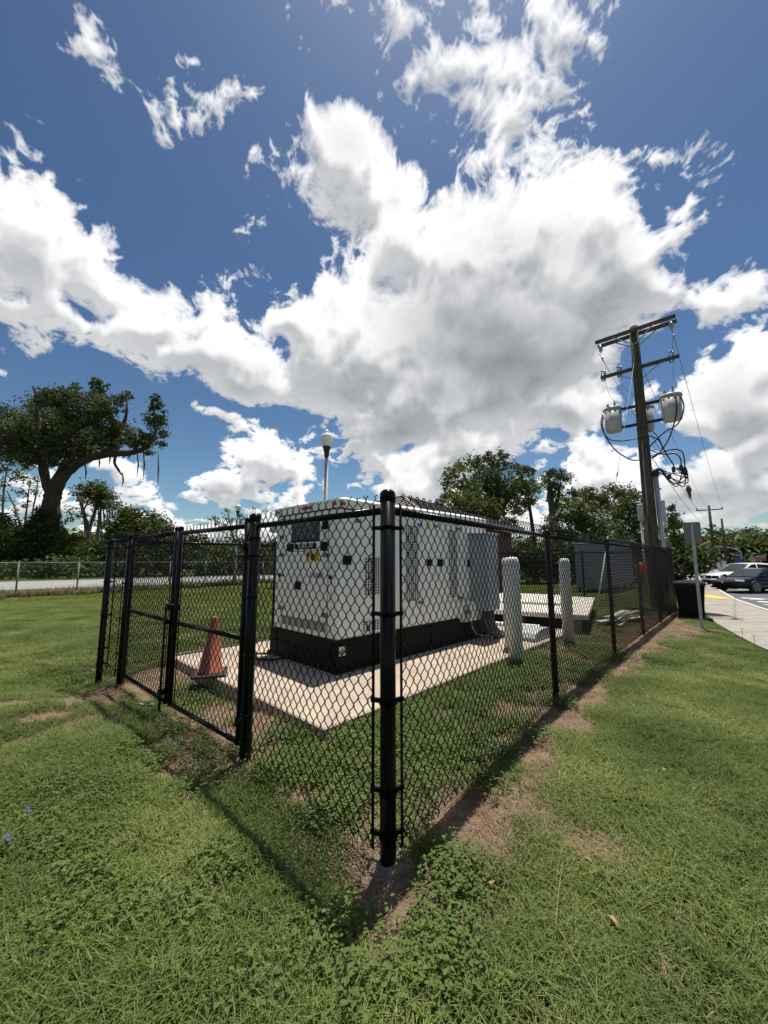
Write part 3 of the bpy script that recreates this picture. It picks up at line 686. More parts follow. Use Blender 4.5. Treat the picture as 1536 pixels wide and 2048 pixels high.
def fence_run(name, label, posts, radii, heights, selv, detail, own_first=True, own_last=True, ends=True, seed=0, side=1):
    o0 = posts[0]; off = (o0[0], o0[1], 0)
    t = thing(name, label, 'fence', (o0[0], o0[1], 0))
    for k, (p, r, h) in enumerate(zip(posts, radii, heights)):
        if (k == 0 and not own_first) or (k == len(posts) - 1 and not own_last): continue
        round_post(p, -0.25, h, r, t, off, 'dome' if r > 0.036 else 'loop')
    for k, (a, b) in enumerate(zip(posts[:-1], posts[1:])):
        e0 = radii[k] + 0.03 if (k == 0) else 0.0; e1 = radii[k + 1] + 0.03 if k == len(posts) - 2 else 0.0
        ln = hypot(b[0] - a[0], b[1] - a[1]); nn = side * np.array((b[1] - a[1], -(b[0] - a[0]))) / ln
        A, B = along(a, b, e0), along(a, b, ln - e1)
        off_n = nn * 0.03
        mA, mB = (A[0] + off_n[0], A[1] + off_n[1]), (B[0] + off_n[0], B[1] + off_n[1])
        wd, sd = detail[k]
        chain_link('chain_link_mesh', mA, mB, BOT_Z, TOP_Z, t, off, (0.0029 if k == 0 else 0.0034 if k == 1 else 0.0038) if seed == 1 else 0.0032, sd, wd, selv, seed=seed + k)
        q = MB(); q.tube([(*along(a, b, radii[k] * .9), RAIL_Z), (*along(a, b, ln - radii[k + 1] * .9), RAIL_Z)], 0.021, 10); q.build('top_rail', M_BLACK, t, off)
        w = MB(); w.tube([(mA[0], mA[1], 0.085), (mB[0], mB[1], 0.085)], 0.0025, 4)
        for s in np.arange(0.25, ln - 0.2, 0.55):
            p = along(a, b, s)
            ring = [(p[0] + nn[0] * 0.026 * cos(q_), p[1] + nn[1] * 0.026 * cos(q_), RAIL_Z + 0.026 * sin(q_)) for q_ in np.linspace(0, 2 * pi, 9)]
            w.tube(ring, 0.0022, 4)
        wo = w.build('tie_wire', M_WIRE, t, off); wo['kind'] = 'stuff'
    if ends:
        for (p, nxt, r) in ((posts[0], posts[1], radii[0]), (posts[-1], posts[-2], radii[-1])):
            q = along(p, nxt, r + 0.036); n2 = np.array((posts[1][1] - posts[0][1], -(posts[1][0] - posts[0][0]))); n2 = side * n2 / np.linalg.norm(n2)
            tb = MB(); x, y = q[0] + n2[0] * .03, q[1] + n2[1] * .03
            tb.beam((x, y, BOT_Z), (x, y, 1.79), 0.016, 0.006, up=(n2[0], n2[1], 0)); tb.build('tension_bar', M_BLACK, t, off)
            for z_ in BANDZ: bd = MB(); bands(bd, p, r, (x, y), (z_,)); bd.build('tension_band', M_BLACK, t, off)
    return t
fine, coarse, cheap = (True, 5), (True, 4), (True, 3)
right_fence = fence_run('chain_link_fence', 'long black chain link fence running from the thick corner post towards the black trash cart', POSTS_R,
    [0.041, 0.032, 0.03, 0.03, 0.03, 0.03, 0.04], [1.845, 1.80, 1.80, 1.80, 1.80, 1.80, 1.84], 'knuckle', [fine, coarse, cheap, cheap, cheap, cheap], seed=1)
front_fence = fence_run('chain_link_fence', 'short black chain link panel with twisted wire top between the corner post and the gate', POSTS_L[:2],
    [0.041, 0.043], [1.845, 1.835], 'twist', [fine], own_first=False, seed=11, side=-1)
LB = (4.93, 14.95)
side_posts = [POSTS_L[3]] + [tuple(np.array(POSTS_L[3]) + (np.array(LB) - np.array(POSTS_L[3])) * t) for t in (.2, .4, .6, .8, 1.0)]
corner_fence = fence_run('chain_link_fence', 'narrow black chain link panel with a corner post left of the double gate', [POSTS_L[2], POSTS_L[3]],
    [0.0445, 0.038], [1.80, 1.745], 'twist', [coarse], seed=21, side=-1)
side_fence = fence_run('chain_link_fence', 'black chain link fence behind the cone and the white generator', side_posts,
    [0.038, .03, .03, .03, .03, .04], [1.8] * 6, 'knuckle', [cheap] * 5, own_first=False, seed=31)
back_posts = [POSTS_R[-1], tuple((np.array(POSTS_R[-1]) + np.array(LB)) / 2), LB]
back_fence = fence_run('chain_link_fence', 'black chain link fence at the far end, behind the pale slab and the bollards', back_posts,
    [0.04, .03, .04], [1.8] * 3, 'knuckle', [cheap] * 2, own_first=False, own_last=False, seed=41)

def gate_leaf(label, hinge, free, rod, seed, zb=0.10):
    az = atan2(free[0] - hinge[0], free[1] - hinge[1]); ln = hypot(free[0] - hinge[0], free[1] - hinge[1])
    t = thing('gate_leaf', label, 'gate', (hinge[0], hinge[1], 0), pi / 2 - az, 'leaves of the black double gate')
    r = 0.023; zt = 1.765
    for x in (r, ln - r):
        b = MB(); b.tube([(x, 0, zb - .02), (x, 0, zt + 0.055)], r, 12); s = b.build('stile', M_BLACK, t)
        c = MB(); c.lathe([(r + .002, -.03), (r + .002, 0), (r * .7, .014), (r * .2, .018)], (x, 0, zt + 0.055), 12); c.build('cap', M_BLACK, s)
    for z in (zb, 0.87, zt):
        b = MB(); b.tube([(r, 0, z), (ln - r, 0, z)], 0.0205, 10); b.build('rail', M_BLACK, t)
    chain_link('chain_link_mesh', (0.06, -0.024), (ln - 0.06, -0.024), zb - 0.02, zt + 0.052, t, (0, 0, 0), 0.0029, 5, True, 'twist', seed=seed)
    for x in (0.052, ln - 0.052):
        b = MB(); b.beam((x, -0.024, zb), (x, -0.024, zt), 0.006, 0.016); b.build('tension_bar', M_BLACK, t)
    for z in (1.60, 0.25):
        b = MB(); b.lathe([(0.026, -.03), (0.034, -.03), (0.034, .03), (0.026, .03)], (r, 0, z), 12); b.beam((r, 0, z), (-0.07, 0, z), 0.03, 0.035); b.build('hinge', M_BLACK, t)
    if rod:
        b = MB(); b.tube([(ln - .02, -0.06, -0.03), (ln - .02, -0.06, 1.05)], 0.012, 8)
        for z in (0.2, .87): b.box(ln - .05, ln + .01, -0.075, 0.0, z - .02, z + .02)
        b.build('drop_rod', M_BLACK, t)
        b = MB(); b.box(ln - .06, ln + .06, -.045, .045, .98, 1.05, .008); b.build('latch', M_BLACK, t)
    return t
gA0, gM = POSTS_L[1], (-2.13, 4.005)
leaf_a = gate_leaf('black chain link gate leaf nearer the corner, in front of the orange cone', along(gA0, gM, 0.085), along(gM, gA0, 0.03), False, 51)
leaf_b = gate_leaf('black chain link gate leaf farther left, with the drop rod in its free end', along(POSTS_L[2], gM, 0.085), along(gM, POSTS_L[2], 0.02), True, 61)
# thick mounting collars at the gate post, concrete footing at the corner
b = MB()
b.lathe([(0.10, -.06), (0.105, 0.0), (0.085, 0.012), (0.05, 0.016)], (POSTS_R[0][0], POSTS_R[0][1], gz(POSTS_R[0])), 13)
rj = random.Random(4)
b.v = [(x + rj.uniform(-.02, .02), y + rj.uniform(-.02, .02), z + rj.uniform(-.008, .008)) for x, y, z in b.v]
b.build('footing', mat('rough_footing', (0.15, 0.135, 0.12), 0.95, spec=0.1, var=0.35, vscale=14, bump=.5), right_fence, (POSTS_R[0][0], POSTS_R[0][1], 0))
b = MB(); b.tube([(-1.00, 3.0, 1.52), (-1.2, 3.17, 1.52), (-1.25, 3.30, 1.52), (-1.0, 3.2, 1.52), (-0.93, 3.05, 1.52), (-1.00, 3.0, 1.52)], 0.011, 6)
b.build('latch_bar', M_BLACK, front_fence, (POSTS_L[0][0], POSTS_L[0][1], 0))

# ------------------------------------------------------------------ far galvanised chain-link fence along the road
G0, GD = np.array((-15.04, 16.05)), np.array((0.56, 0.83))
gp = [tuple(G0 + GD * s) for s in np.arange(-6.15, 29, 2.05)]
gf = thing('chain_link_fence', 'grey galvanised chain link fence along the road across the lawn', 'fence', (gp[0][0], gp[0][1], 0))
offg = (gp[0][0], gp[0][1], 0)
for p in gp: round_post(p, -.2, 1.45, 0.032, gf, offg, 'loop', M_DULLGALV)
for k, (a, b_) in enumerate(zip(gp[:-1], gp[1:])):
    chain_link('chain_link_mesh', a, b_, 0.04, 1.43, gf, offg, 0.0034, 3, False, 'knuckle', M_DULLGALV, pitch=0.0359 * 1.25, seed=k)
    q = MB(); q.tube([(*a, 1.41), (*b_, 1.41)], 0.02, 8); q.build('top_rail', M_DULLGALV, gf, offg)

# ------------------------------------------------------------------ generator on its pad
PAD_Z = 0.10
pad_o = (-0.50, 3.40, 0.0)
pad = thing('concrete_pad', 'tan concrete pad with a square edge under the white generator', 'concrete pad', (pad_o[0], pad_o[1], 0), rot_of(43.2))
b = MB(); b.box(0, 6.3, 0, 3.72, -0.25, PAD_Z, 0.012); b.build('slab', M_CONC, pad)
GEN_O, GEN_AZ = (-0.59, 4.96, PAD_Z), 44.5
gen = thing('generator', 'white enclosed standby generator on a black skid with red marker lights on its roof', 'generator', GEN_O, rot_of(GEN_AZ))
GL, GW = 3.75, 1.56
b = MB()
b.box(0.0, GL + .05, 0.0, GW + .06, 0.0, 0.385, 0.006)
b.box(-0.03, GL, -0.05, GW + .09, -0.0005, 0.035, 0.004)
skid = b.build('skid', M_SKID, gen)
for x in (.72, 1.9, 2.9): b = MB(); b.box(x, x + .04, -0.012, 0.0, 0.037, .38); b.build('rib', M_SKID, skid)
for bx in ((-0.014, 0.0, .12, .16, 0.037, .38), (-0.014, 0, 1.42, 1.46, .037, .38), (-0.02, 0.0, 0.0, GW, 0.19, 0.205)): b = MB(); b.box(*bx); b.build('rib', M_SKID, skid)
zb, zt = 0.385, 2.065
b = MB(); b.box(0.012, GL, 0.02, GW - .01, zb + 0.001, zt, 0.02); body = b.build('housing', M_WHITE, gen)
b = MB(); v = [(-0.012, -0.012, zt + .012), (GL + .02, -0.012, zt + .012), (GL + .02, GW + .02, zt + .012), (-0.012, GW + .02, zt + .012),
     (-0.012, -0.012, zt + .125), (GL + .02, -0.012, zt + .125), (GL + .02, GW + .02, zt + .125), (-0.012, GW + .02, zt + .125),
     (.30, .22, zt + .20), (GL - .1, .22, zt + .20), (GL - .1, GW - .2, zt + .20), (.30, GW - .2, zt + .20)]
b.add(v, [(0, 3, 2, 1), (0, 1, 5, 4), (1, 2, 6, 5), (2, 3, 7, 6), (3, 0, 4, 7), (4, 5, 9, 8), (5, 6, 10, 9), (6, 7, 11, 10), (7, 4, 8, 11), (8, 9, 10, 11)])
roof = b.build('roof', M_WHITE, gen)
b = MB(); b.box(0.03, GL - .02, .03, GW - .03, zt, zt + .012); b.build('roof_seal', M_DARK, gen)
def fbox(y0, y1, z0, z1, d=0.02, m=M_DARK, name='latch', par=gen, back=0.0):       # on the front (left in view) face
    b = MB(); b.box(0.012 - d, 0.012 + 0.004 + back, min(y0, y1), max(y0, y1), z0 - PAD_Z, z1 - PAD_Z, min(.006, d * .3)); return b.build(name, m, par)
def rbox(x0, x1, z0, z1, d=0.02, m=M_DARK, name='latch', par=gen):                  # on the long side facing right
    b = MB(); b.box(min(x0, x1), max(x0, x1), 0.02 - d, 0.024, z0 - PAD_Z, z1 - PAD_Z, min(.006, d * .3)); return b.build(name, m, par)
# marker lights
for y in (1.46, .78, .70, .62, .06):
    b = MB(); b.box(-0.040, -0.012, y - .026, y + .026, zt + .04, zt + .085, .006); b.build('marker_light', M_RED, gen)
b = MB(); b.box(.035, .095, -0.040, -0.012, zt + .04, zt + .085, .006); b.build('marker_light', M_RED, gen)
# doors of the front face: raised panels with recessed gaps
def fpanel(y0, y1, z0, z1, name='door', m=M_WHITE): return fbox(y0, y1, z0, z1, 0.010, m, name)
def rpanel(x0, x1, z0, z1, name='door', m=M_WHITE): return rbox(x0, x1, z0, z1, 0.010, m, name)
d1 = fpanel(.225, 1.33, .70, 1.615); d2 = fpanel(.225, 1.33, 1.63, 2.09, 'control_door')
w = fbox(.40, 1.10, 1.745, 2.075, 0.016, mat('smoked_window', (0.012, 0.016, 0.020), 0.15, spec=.2), 'window', d2)
for y, z in ((.6, 1.86), (.68, 1.98), (.75, 1.85), (.82, 1.92), (.62, 1.95), (.55, 1.82), (.92, 1.87)): b = MB(); b.box(-0.0085, -0.0045, y - .012, y + .012, z - PAD_Z - .014, z - PAD_Z + .014); b.build('gauge', mat('pale_gauge', (0.35, 0.36, 0.40), .4), w)
b = MB(); b.box(-0.0072, -0.0048, .50, .95, 1.79 - PAD_Z, 2.03 - PAD_Z); b.build('control_panel', mat('navy_panel', (0.02, 0.024, 0.045), .4), w)
fbox(.225, .33, 1.90, 2.02, .03, M_DARK, 'latch')
b = MB(); b.add([(-0.012, .33, 1.81 - PAD_Z), (-0.012, .25, 1.81 - PAD_Z), (-0.012, .29, 1.88 - PAD_Z)], [(0, 1, 2)]); b.v = [(x + .0, y, z) for x, y, z in b.v]; b.build('warning_label', M_YEL, gen)
fbox(1.03, 1.20, 1.63, 1.735, .03, M_DARK, 'latch'); fbox(.225, .36, 1.625, 1.735, .03, M_DARK, 'latch')
lg = fbox(.47, 1.00, 1.645, 1.725, .014, M_DARK, 'name_plate')
text('lettering', 'TEKSAN', 0.082, M_WHITE, gen, (-0.0045, .735, 1.685 - PAD_Z), (pi / 2, 0, -pi / 2), 0.001, 1.25)
fbox(.21, 1.20, 1.612, 1.624, .006, M_DARK, 'gap')
st = fbox(.39, .70, 1.475, 1.605, .0135, M_YEL, 'warning_label')
b = MB()
for i in range(4): b.box(-0.0032, -0.0012, .41, .49, 1.49 - PAD_Z + i * .026, 1.50 - PAD_Z + i * .026)
b.lathe([(.045, -.001), (.045, .001)], (0, 0, 0), 18); k = len(b.v) - 36
for i in range(k, len(b.v)): x, y, z = b.v[i]; b.v[i] = (-0.0026 + z, .555 + x, 1.54 - PAD_Z + y)
b.build('warning_print', mat('dark_print', (0.03, 0.025, .01), .6), st)['kind'] = 'stuff'
b = MB(); b.box(-0.0034, -0.0014, .635, .695, 1.53 - PAD_Z, 1.60 - PAD_Z); b.build('red_symbol', M_RED, st)
text('unit_number', '07110433', 0.105, M_DARK, gen, (-0.001, .45, 1.285 - PAD_Z), (pi / 2, 0, -pi / 2), 0.001, 0.72)
fbox(.82, .95, 1.08, 1.195, .03, M_DARK, 'latch')
for y, z, s in ((1.405, 1.27, .028), (1.30, 1.265, .018), (.155, 1.27, .026), (1.40, 2.02, .022), (1.28, 2.02, .022)): fbox(y - s, y + s, z - s, z + s, .018, M_DARK, 'bolt_cap')
M_HINGE = mat('grey_hinge', (0.14, 0.14, 0.145), .5)
for y, z in ((1.36, 1.84), (1.36, 1.57), (.25, 1.555), (1.32, .79), (.25, .78), (1.34, 2.10)): fbox(y - .055, y + .055, z - .028, z + .028, .028, M_HINGE, 'hinge')
fbox(.23, 1.33, .565, .685, .012, mat('grey_kick_panel', (0.29, 0.29, 0.26), .6), 'kick_panel')
fbox(.205, .215, .50, 2.09, .004, mat('seam_grey', (.2, .2, .195), .7), 'seam')
# vents on the long side: perforated panels with real square holes' rims
def vent(x0, x1, z0, z1, nx_, nz_):
    d = rbox(x0, x1, z0, z1, 0.0125, M_DARK, 'vent_opening')
    b = MB(); wx, wz = (x1 - x0) / nx_, (z1 - z0) / nz_; t = 0.19
    y0, y1 = -0.004, 0.0072
    for i in range(nx_ + 1):
        x = x0 + i * wx; b.box(x - wx * t / 2, x + wx * t / 2, y0, y1, z0 - PAD_Z, z1 - PAD_Z)
    for j in range(nz_ + 1):
        z = z0 - PAD_Z + j * wz; b.box(x0, x1, y0 + .001, y1 - .001, z - wz * t / 2, z + wz * t / 2)
    g = b.build('vent_grille', M_WHITE, d); g['kind'] = 'stuff'
rpanel(.30, 1.24, .52, 2.09); rpanel(1.25, 1.705, .80, 2.09); rpanel(1.715, 2.07, .80, 2.09); rpanel(2.08, 2.80, .80, 2.09); rpanel(1.25, 2.80, .52, .79, 'lower_panel'); rpanel(2.81, 3.70, .52, 2.09)
vent(.47, .90, 1.02, 1.53, 9, 13); vent(.44, .95, .545, .685, 10, 4)
vent(1.315, 1.605, .87, 2.03, 6, 29); vent(2.44, 2.69, .86, 2.02, 5, 29)
rbox(.10, .225, 1.43, 1.55, .032); rbox(1.84, 1.95, 1.40, 1.51, .032); rbox(2.12, 2.25, 1.39, 1.51, .032); rbox(3.02, 3.12, 1.37, 1.50, .032)
for x in (1.895,):
    b = MB(); b.add([(x - .055, .008, 1.395 - PAD_Z), (x + .055, .008, 1.395 - PAD_Z), (x, .008, 1.32 - PAD_Z)], [(0, 1, 2)]); b.build('warning_label', M_YEL, gen)
    b = MB(); b.add([(x - .055, .008, 2.00 - PAD_Z), (x + .055, .008, 2.00 - PAD_Z), (x + .05, .008, 2.09 - PAD_Z), (x - .05, .008, 2.09 - PAD_Z)], [(0, 1, 2, 3)]); b.build('warning_label', M_YEL, gen)
for x, z in ((1.66, .84), (1.66, 2.05), (2.76, 2.05), (2.76, .84), (2.1, 2.06), (.35, 2.02)): rbox(x - .05, x + .05, z - .025, z + .025, .028, M_HINGE, 'hinge')
# tow tag on the skid corner
tg = rbox(-.0, .10, .335, .45, .0, M_DARK, 'bracket')
b = MB(); b.box(.03, .13, -0.019, -0.0135, .205, .315); pl = b.build('arrow_plate', mat('cream_plate', (.62, .60, .45), .5), gen)
b = MB(); b.add([(.045, -0.0195, .225), (.115, -0.0195, .225), (.115, -0.0195, .265), (.08, -0.0195, .30), (.045, -0.0195, .265)], [(0, 1, 2, 3, 4)]); b.build('arrow_print', mat('olive_print', (.16, .17, .08), .6), pl)
b = MB(); b.lathe([(.02, 0), (.055, 0.005), (.055, .045), (.02, .05)], (-.03, .03, .335), 14); b.build('lifting_eye', M_SKID, gen)

# grey transfer cabinet standing at the generator's side, with conduits
cab = thing('electrical_cabinet', 'tall grey electrical cabinet at the far end of the generator', 'electrical cabinet', (GEN_O[0] + 3.10 * U[0], GEN_O[1] + 3.10 * U[1], PAD_Z), rot_of(GEN_AZ))
b = MB(); b.box(0.0, .47, -.46, -.06, .50, 1.86, .01); b.build('cabinet_body', M_GREYBOX, cab)
b = MB(); b.box(.03, .44, -.475, -.461, .53, 1.82, .005); dr = b.build('cabinet_door', M_GREYBOX, cab)
b = MB(); b.box(.39, .42, -.50, -.476, 1.1, 1.25, .004); b.build('handle', M_HINGE, dr)
b = MB(); b.box(-.012, -.0015, -.43, -.09, .53, 1.82, .003); b.build('side_panel', M_GREYBOX, cab)
b = MB(); b.box(-.02, .49, -.485, -.05, 1.861, 1.895, .006); b.build('rain_cap', M_GREYBOX, cab)
b = MB(); b.box(-.0, .62, -.06, -.012, .3, 2.0, .004); b.build('mounting_frame', M_GALV, cab)
for k, (x, y) in enumerate(((.08, -.36), (.18, -.38), (.28, -.36), (.38, -.34))):
    q = MB(); q.tube([(x, y, .515), (x, y, .34), (x + .02, y - .01, .22), (x + .10, y - .05, .10), (x + .24, y - .10, .035), (x + .75, y - .14, .03)], .042, 10)
    q.build('conduit', mat('dark_grey_conduit', (.05, .052, .055), .5), cab)
q = MB(); q.tube([(-.05, -.17, .33), (-.05, -.18, .2), (.02, -.22, .08), (.2, -.3, .03), (.6, -.5, .02)], .014, 8); q.build('thin_conduit', M_GALV, cab)
jb = thing('junction_box', 'small white junction box with two round sockets below the grey cabinet', 'junction box', (GEN_O[0] + 2.70 * U[0], GEN_O[1] + 2.70 * U[1], PAD_Z), rot_of(GEN_AZ))
b = MB(); b.box(.02, .60, -.22, .018, .33, .66, .008); b.build('box_body', M_WHITE, jb)
b = MB(); b.box(.0, .19, -.232, -.221, .34, .63, .004); b.build('face_plate', mat('grey_plate', (.38, .38, .36), .5), jb)
for x, z in ((.05, .50), (.14, .50)):
    q = MB(); q.lathe([(.042, 0), (.042, .012), (.028, .014), (.028, .004)], (0, 0, 0), 14); q.v = [(x + a, -.232 - c, z + b_) for a, b_, c in q.v]; q.build('socket', M_HINGE, jb)

# cone
cone = thing('traffic_cone', 'faded orange traffic cone on a black rubber base beside the gate', 'traffic cone', (-2.14, 4.96, PAD_Z), radians(18)); cone.scale = (.93, .93, .95)
b = MB(); b.box(-.21, .21, -.21, .21, 0, .035, .012); b.build('base', M_RUBBER, cone)
b = MB(); b.lathe([(.165, .034), (.16, .05), (.148, .06), (.043, .70), (.040, .725), (.030, .728), (.028, .70)], (0, 0, 0), 28); b.rot((0, 0, 0), 'Y', radians(2.2)); b.build('body', M_ORANGE, cone)
# hose lying behind the cone
hz = tag(MB().tube([(-1.9, 5.75, .13), (-1.75, 5.6, .13), (-1.5, 5.55, .128), (-1.35, 5.7, .13), (-1.5, 5.9, .13), (-1.9, 5.85, .14), (-2.05, 5.7, .17), (-1.85, 5.5, .16), (-1.5, 5.45, .14)], .016, 8).build('cable_coil', M_CABLE),
    'loose coil of black cable on the pad behind the orange cone', 'cable')

# bollards
def bollard(x, y, h, label):
    t = thing('bollard', label, 'bollard', (x, y, 0), 0, 'white bollards inside the fence')
    b = MB(); b.lathe([(.098, -.2), (.098, h - .09), (.096, h - .07), (.088, h - .03), (.066, h - .007), (.03, h)], (0, 0, 0), 24); b.build('sleeve', M_BOLL, t)
    b = MB()
    b.lathe([(.0995, h - .135), (.1005, h - .13), (.1005, h - .12), (.0995, h - .115)], (0, 0, 0), 24); b.build('ring', mat('grey_ring', (.5, .5, .49), .5), t)
    return t
bollard(1.90, 5.76, 1.54, 'white domed bollard nearest the fence, standing in the weeds')
bollard(2.04, 6.42, 1.535, 'white bollard half hidden behind the nearest bollard')
bollard(3.38, 7.30, 1.53, 'white bollard standing alone in front of the pale slab')
# low rounded grey lid
lid = thing('utility_vault', 'low grey utility vault with a rounded lid beside the nearest bollard', 'utility vault', (2.72, 7.25, 0), rot_of(43))
b = MB(); b.box(-.45, .45, -.22, .22, -.1, .10, .01); b.build('vault_base', M_CONC, lid)
b = MB(); pr = [(-.42, .10), (-.42, .16), (-.36, .23), (-.22, .275), (0, .29), (.22, .275), (.36, .23), (.42, .16), (.42, .10)]
b.v = [(x, -.2, z) for x, z in pr] + [(x, .2, z) for x, z in pr]; n = len(pr); b.f = [tuple(range(n - 1, -1, -1))[::-1], tuple(range(n, 2 * n))[::-1]] + [(i, i + n, i + n + 1, i + 1) for i in range(n - 1)]; b.sm = [False] * len(b.f)
b.build('vault_lid', mat('pale_grey_lid', (.40, .41, .42), .6, var=.08), lid)

# pale slab on blocks and the pile of boards in front of it
sl = thing('raised_slab', 'pale raised concrete slab on blocks behind the bollards', 'concrete slab', (4.10, 7.95, 0), rot_of(30))
b = MB(); b.box(0, 4.4, 0, 3.0, .30, .40, .01); b.build('slab_top', M_PALE, sl)
b = MB(); b.box(.02, 4.3, 3.04, 3.2, .12, .18, .005); b.build('edge_board', M_PALE, sl)
b = MB(); b.box(-.30, -.12, .9, 3.2, .10, .16, .005); b.build('edge_board', M_PALE, sl)
for x in (.3, 2.2, 4.1):
    for y in (.25, 1.4, 2.6):
        b = MB(); b.box(x - .15, x + .15, y - .1, y + .1, -.1, .299, .008); b.build('block', mat('grey_block', (.3, .29, .27), .9, var=.15), sl)
b = MB(); b.box(1.5, 4.1, .6, 2.6, .402, .46, .006); b.build('loose_sheet', M_PALE, sl)
rb = random.Random(9)
LAYERS, ROWS = ('lowest', 'second', 'third', 'fourth', 'top'), ('nearest', 'middle', 'farthest')
for k in range(13):
    t_ = tag(MB().box(-.9, .9 - rb.uniform(0, .5), -.07, .07, -.02, .02, .004).build('board', mat('weathered_board', (.30, .27, .24), .85, var=.3, vscale=4) if k % 3 else M_PALE), ('pale' if k % 3 == 0 else 'grey') + ' board, %s of the %s layer in the loose pile right of the slab' % (ROWS[k % 3], LAYERS[k // 3]), 'board', 'boards in the loose pile')
    t_.location = (5.75 + rb.uniform(-.08, .08) + .16 * (k % 3), 9.55 + rb.uniform(-.08, .08) + .22 * (k % 3), .05 + .045 * (k // 3))
    t_.rotation_euler = (0, rb.uniform(-.02, .02), rot_of(52 + rb.uniform(-14, 14)))

# ------------------------------------------------------------------ brick building with a standing-seam hip roof
def building():
    C = np.array((7.2, 21.9)); L_, W_ = 8.6, 9.6                   # near right corner (in view), along -U and +V
    N = C - U * L_
    t = thing('brick_building', 'brick building with a brown ribbed metal hip roof behind the generator', 'building', (N[0], N[1], 0), rot_of(42))
    EH, RH = 3.30, 5.10
    m = bpy.data.materials.new('red_brick'); m.use_nodes = True; nt = m.node_tree; p = nt.nodes['Principled BSDF']; p.inputs['Roughness'].default_value = .9
    tc = nt.nodes.new('ShaderNodeTexCoord'); mp = nt.nodes.new('ShaderNodeMapping'); mp.inputs['Rotation'].default_value = (pi / 2, 0, 0)
    bt = nt.nodes.new('ShaderNodeTexBrick'); bt.inputs['Scale'].default_value = 4.2; bt.inputs['Color1'].default_value = (.20, .062, .042, 1); bt.inputs['Color2'].default_value = (.145, .042, .032, 1); bt.inputs['Mortar'].default_value = (.30, .25, .21, 1)
    bt.inputs['Mortar Size'].default_value = .012
    nt.links.new(tc.outputs['Object'], mp.inputs[0]); nt.links.new(mp.outputs[0], bt.inputs[0]); nt.links.new(bt.outputs[0], p.inputs['Base Color'])
    b = MB(); b.box(0, L_, 0, W_, -.1, EH); b.build('wall', m, t)
    o = .55; roofm = mat('brown_metal_roof', (.175, .135, .115), .42, metal=.25, var=.08, vscale=.8)
    x0, x1, y0, y1 = -o, L_ + o, -o, W_ + o; hw = (x1 - x0) / 2; xm = (x0 + x1) / 2
    A, B_, Cc, D = (x0, y0, EH), (x1, y0, EH), (x1, y1, EH), (x0, y1, EH); R0, R1 = (xm, y0 + hw, RH), (xm, y1 - hw, RH)
    b = MB(); b.add([A, B_, Cc, D, R0, R1], [(0, 1, 4), (1, 2, 5, 4), (2, 3, 5), (3, 0, 4, 5), (0, 3, 2, 1)]); rf = b.build('roof', roofm, t)
    b = MB()
    for p, q in ((A, B_), (B_, Cc), (Cc, D), (D, A)): b.beam((p[0], p[1], EH - .11), (q[0], q[1], EH - .11), .05, .215)
    f = b.build('fascia', mat('pale_fascia', (.50, .47, .42), .6), t); f['kind'] = 'stuff'
    # raised seams running up each slope, 0.5 m apart
    tri = [(A, B_, (1, 0), (0, 1)), (B_, Cc, (0, 1), (-1, 0)), (D, A, (0, -1), (1, 0))]
    for P, Q, d, u in tri:
        ln = hypot(Q[0] - P[0], Q[1] - P[1]); n = int(ln / .5)
        for k in range(1, n):
            s = ln * k / n; run = min(s, ln - s, hw); z = EH + (RH - EH) * run / hw
            p = (P[0] + d[0] * s, P[1] + d[1] * s, EH + .022); q = (p[0] + u[0] * run, p[1] + u[1] * run, z + .022)
            b = MB(); b.beam(p, q, .035, .045); b.build('roof_seam', roofm, t)
    for P, Q in ((A, R0), (B_, R0), (Cc, R1), (D, R1), (R0, R1)):
        b = MB(); b.beam((P[0], P[1], P[2] + .03), (Q[0], Q[1], Q[2] + .03), .16, .04); b.build('ridge_cap', roofm, t)
building()

# small grey shed on legs
def shed():
    t = thing('grey_shed', 'grey lap-sided shed raised on legs beyond the far fence', 'shed', (10.5, 18.1, 0), rot_of(42))
    g1 = mat('grey_siding', (.235, .255, .30), .6, var=.05); g2 = mat('sunlit_tone_end_wall', (.36, .40, .46), .55, var=.05)  # end wall's sunlit look is put into its paler grey
    b = MB(); b.box(0, 5.3, 0, 1.5, .30, 2.28); b.build('wall', g1, t)
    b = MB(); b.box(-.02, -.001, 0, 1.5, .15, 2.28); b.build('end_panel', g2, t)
    for k in range(13):
        z = .31 + k * .15; b = MB(); b.add([(0, -.032, z), (5.3, -.032, z), (5.3, -.004, z + .155), (0, -.004, z + .155), (0, -.001, z), (5.3, -.001, z)], [(0, 1, 2, 3), (4, 5, 1, 0)]); b.build('siding_board', g1, t)
    b = MB(); b.box(-.08, 5.4, -.1, 1.6, 2.281, 2.35, .01); b.build('roof', mat('shed_roof', (.33, .34, .36), .5), t)
    for x in (.15, 1.8, 3.5, 5.2):
        for y in (.1, 1.4): b = MB(); b.box(x - .06, x + .06, y - .06, y + .06, -.1, .299); b.build('leg', M_CASTBLK, t)
shed()
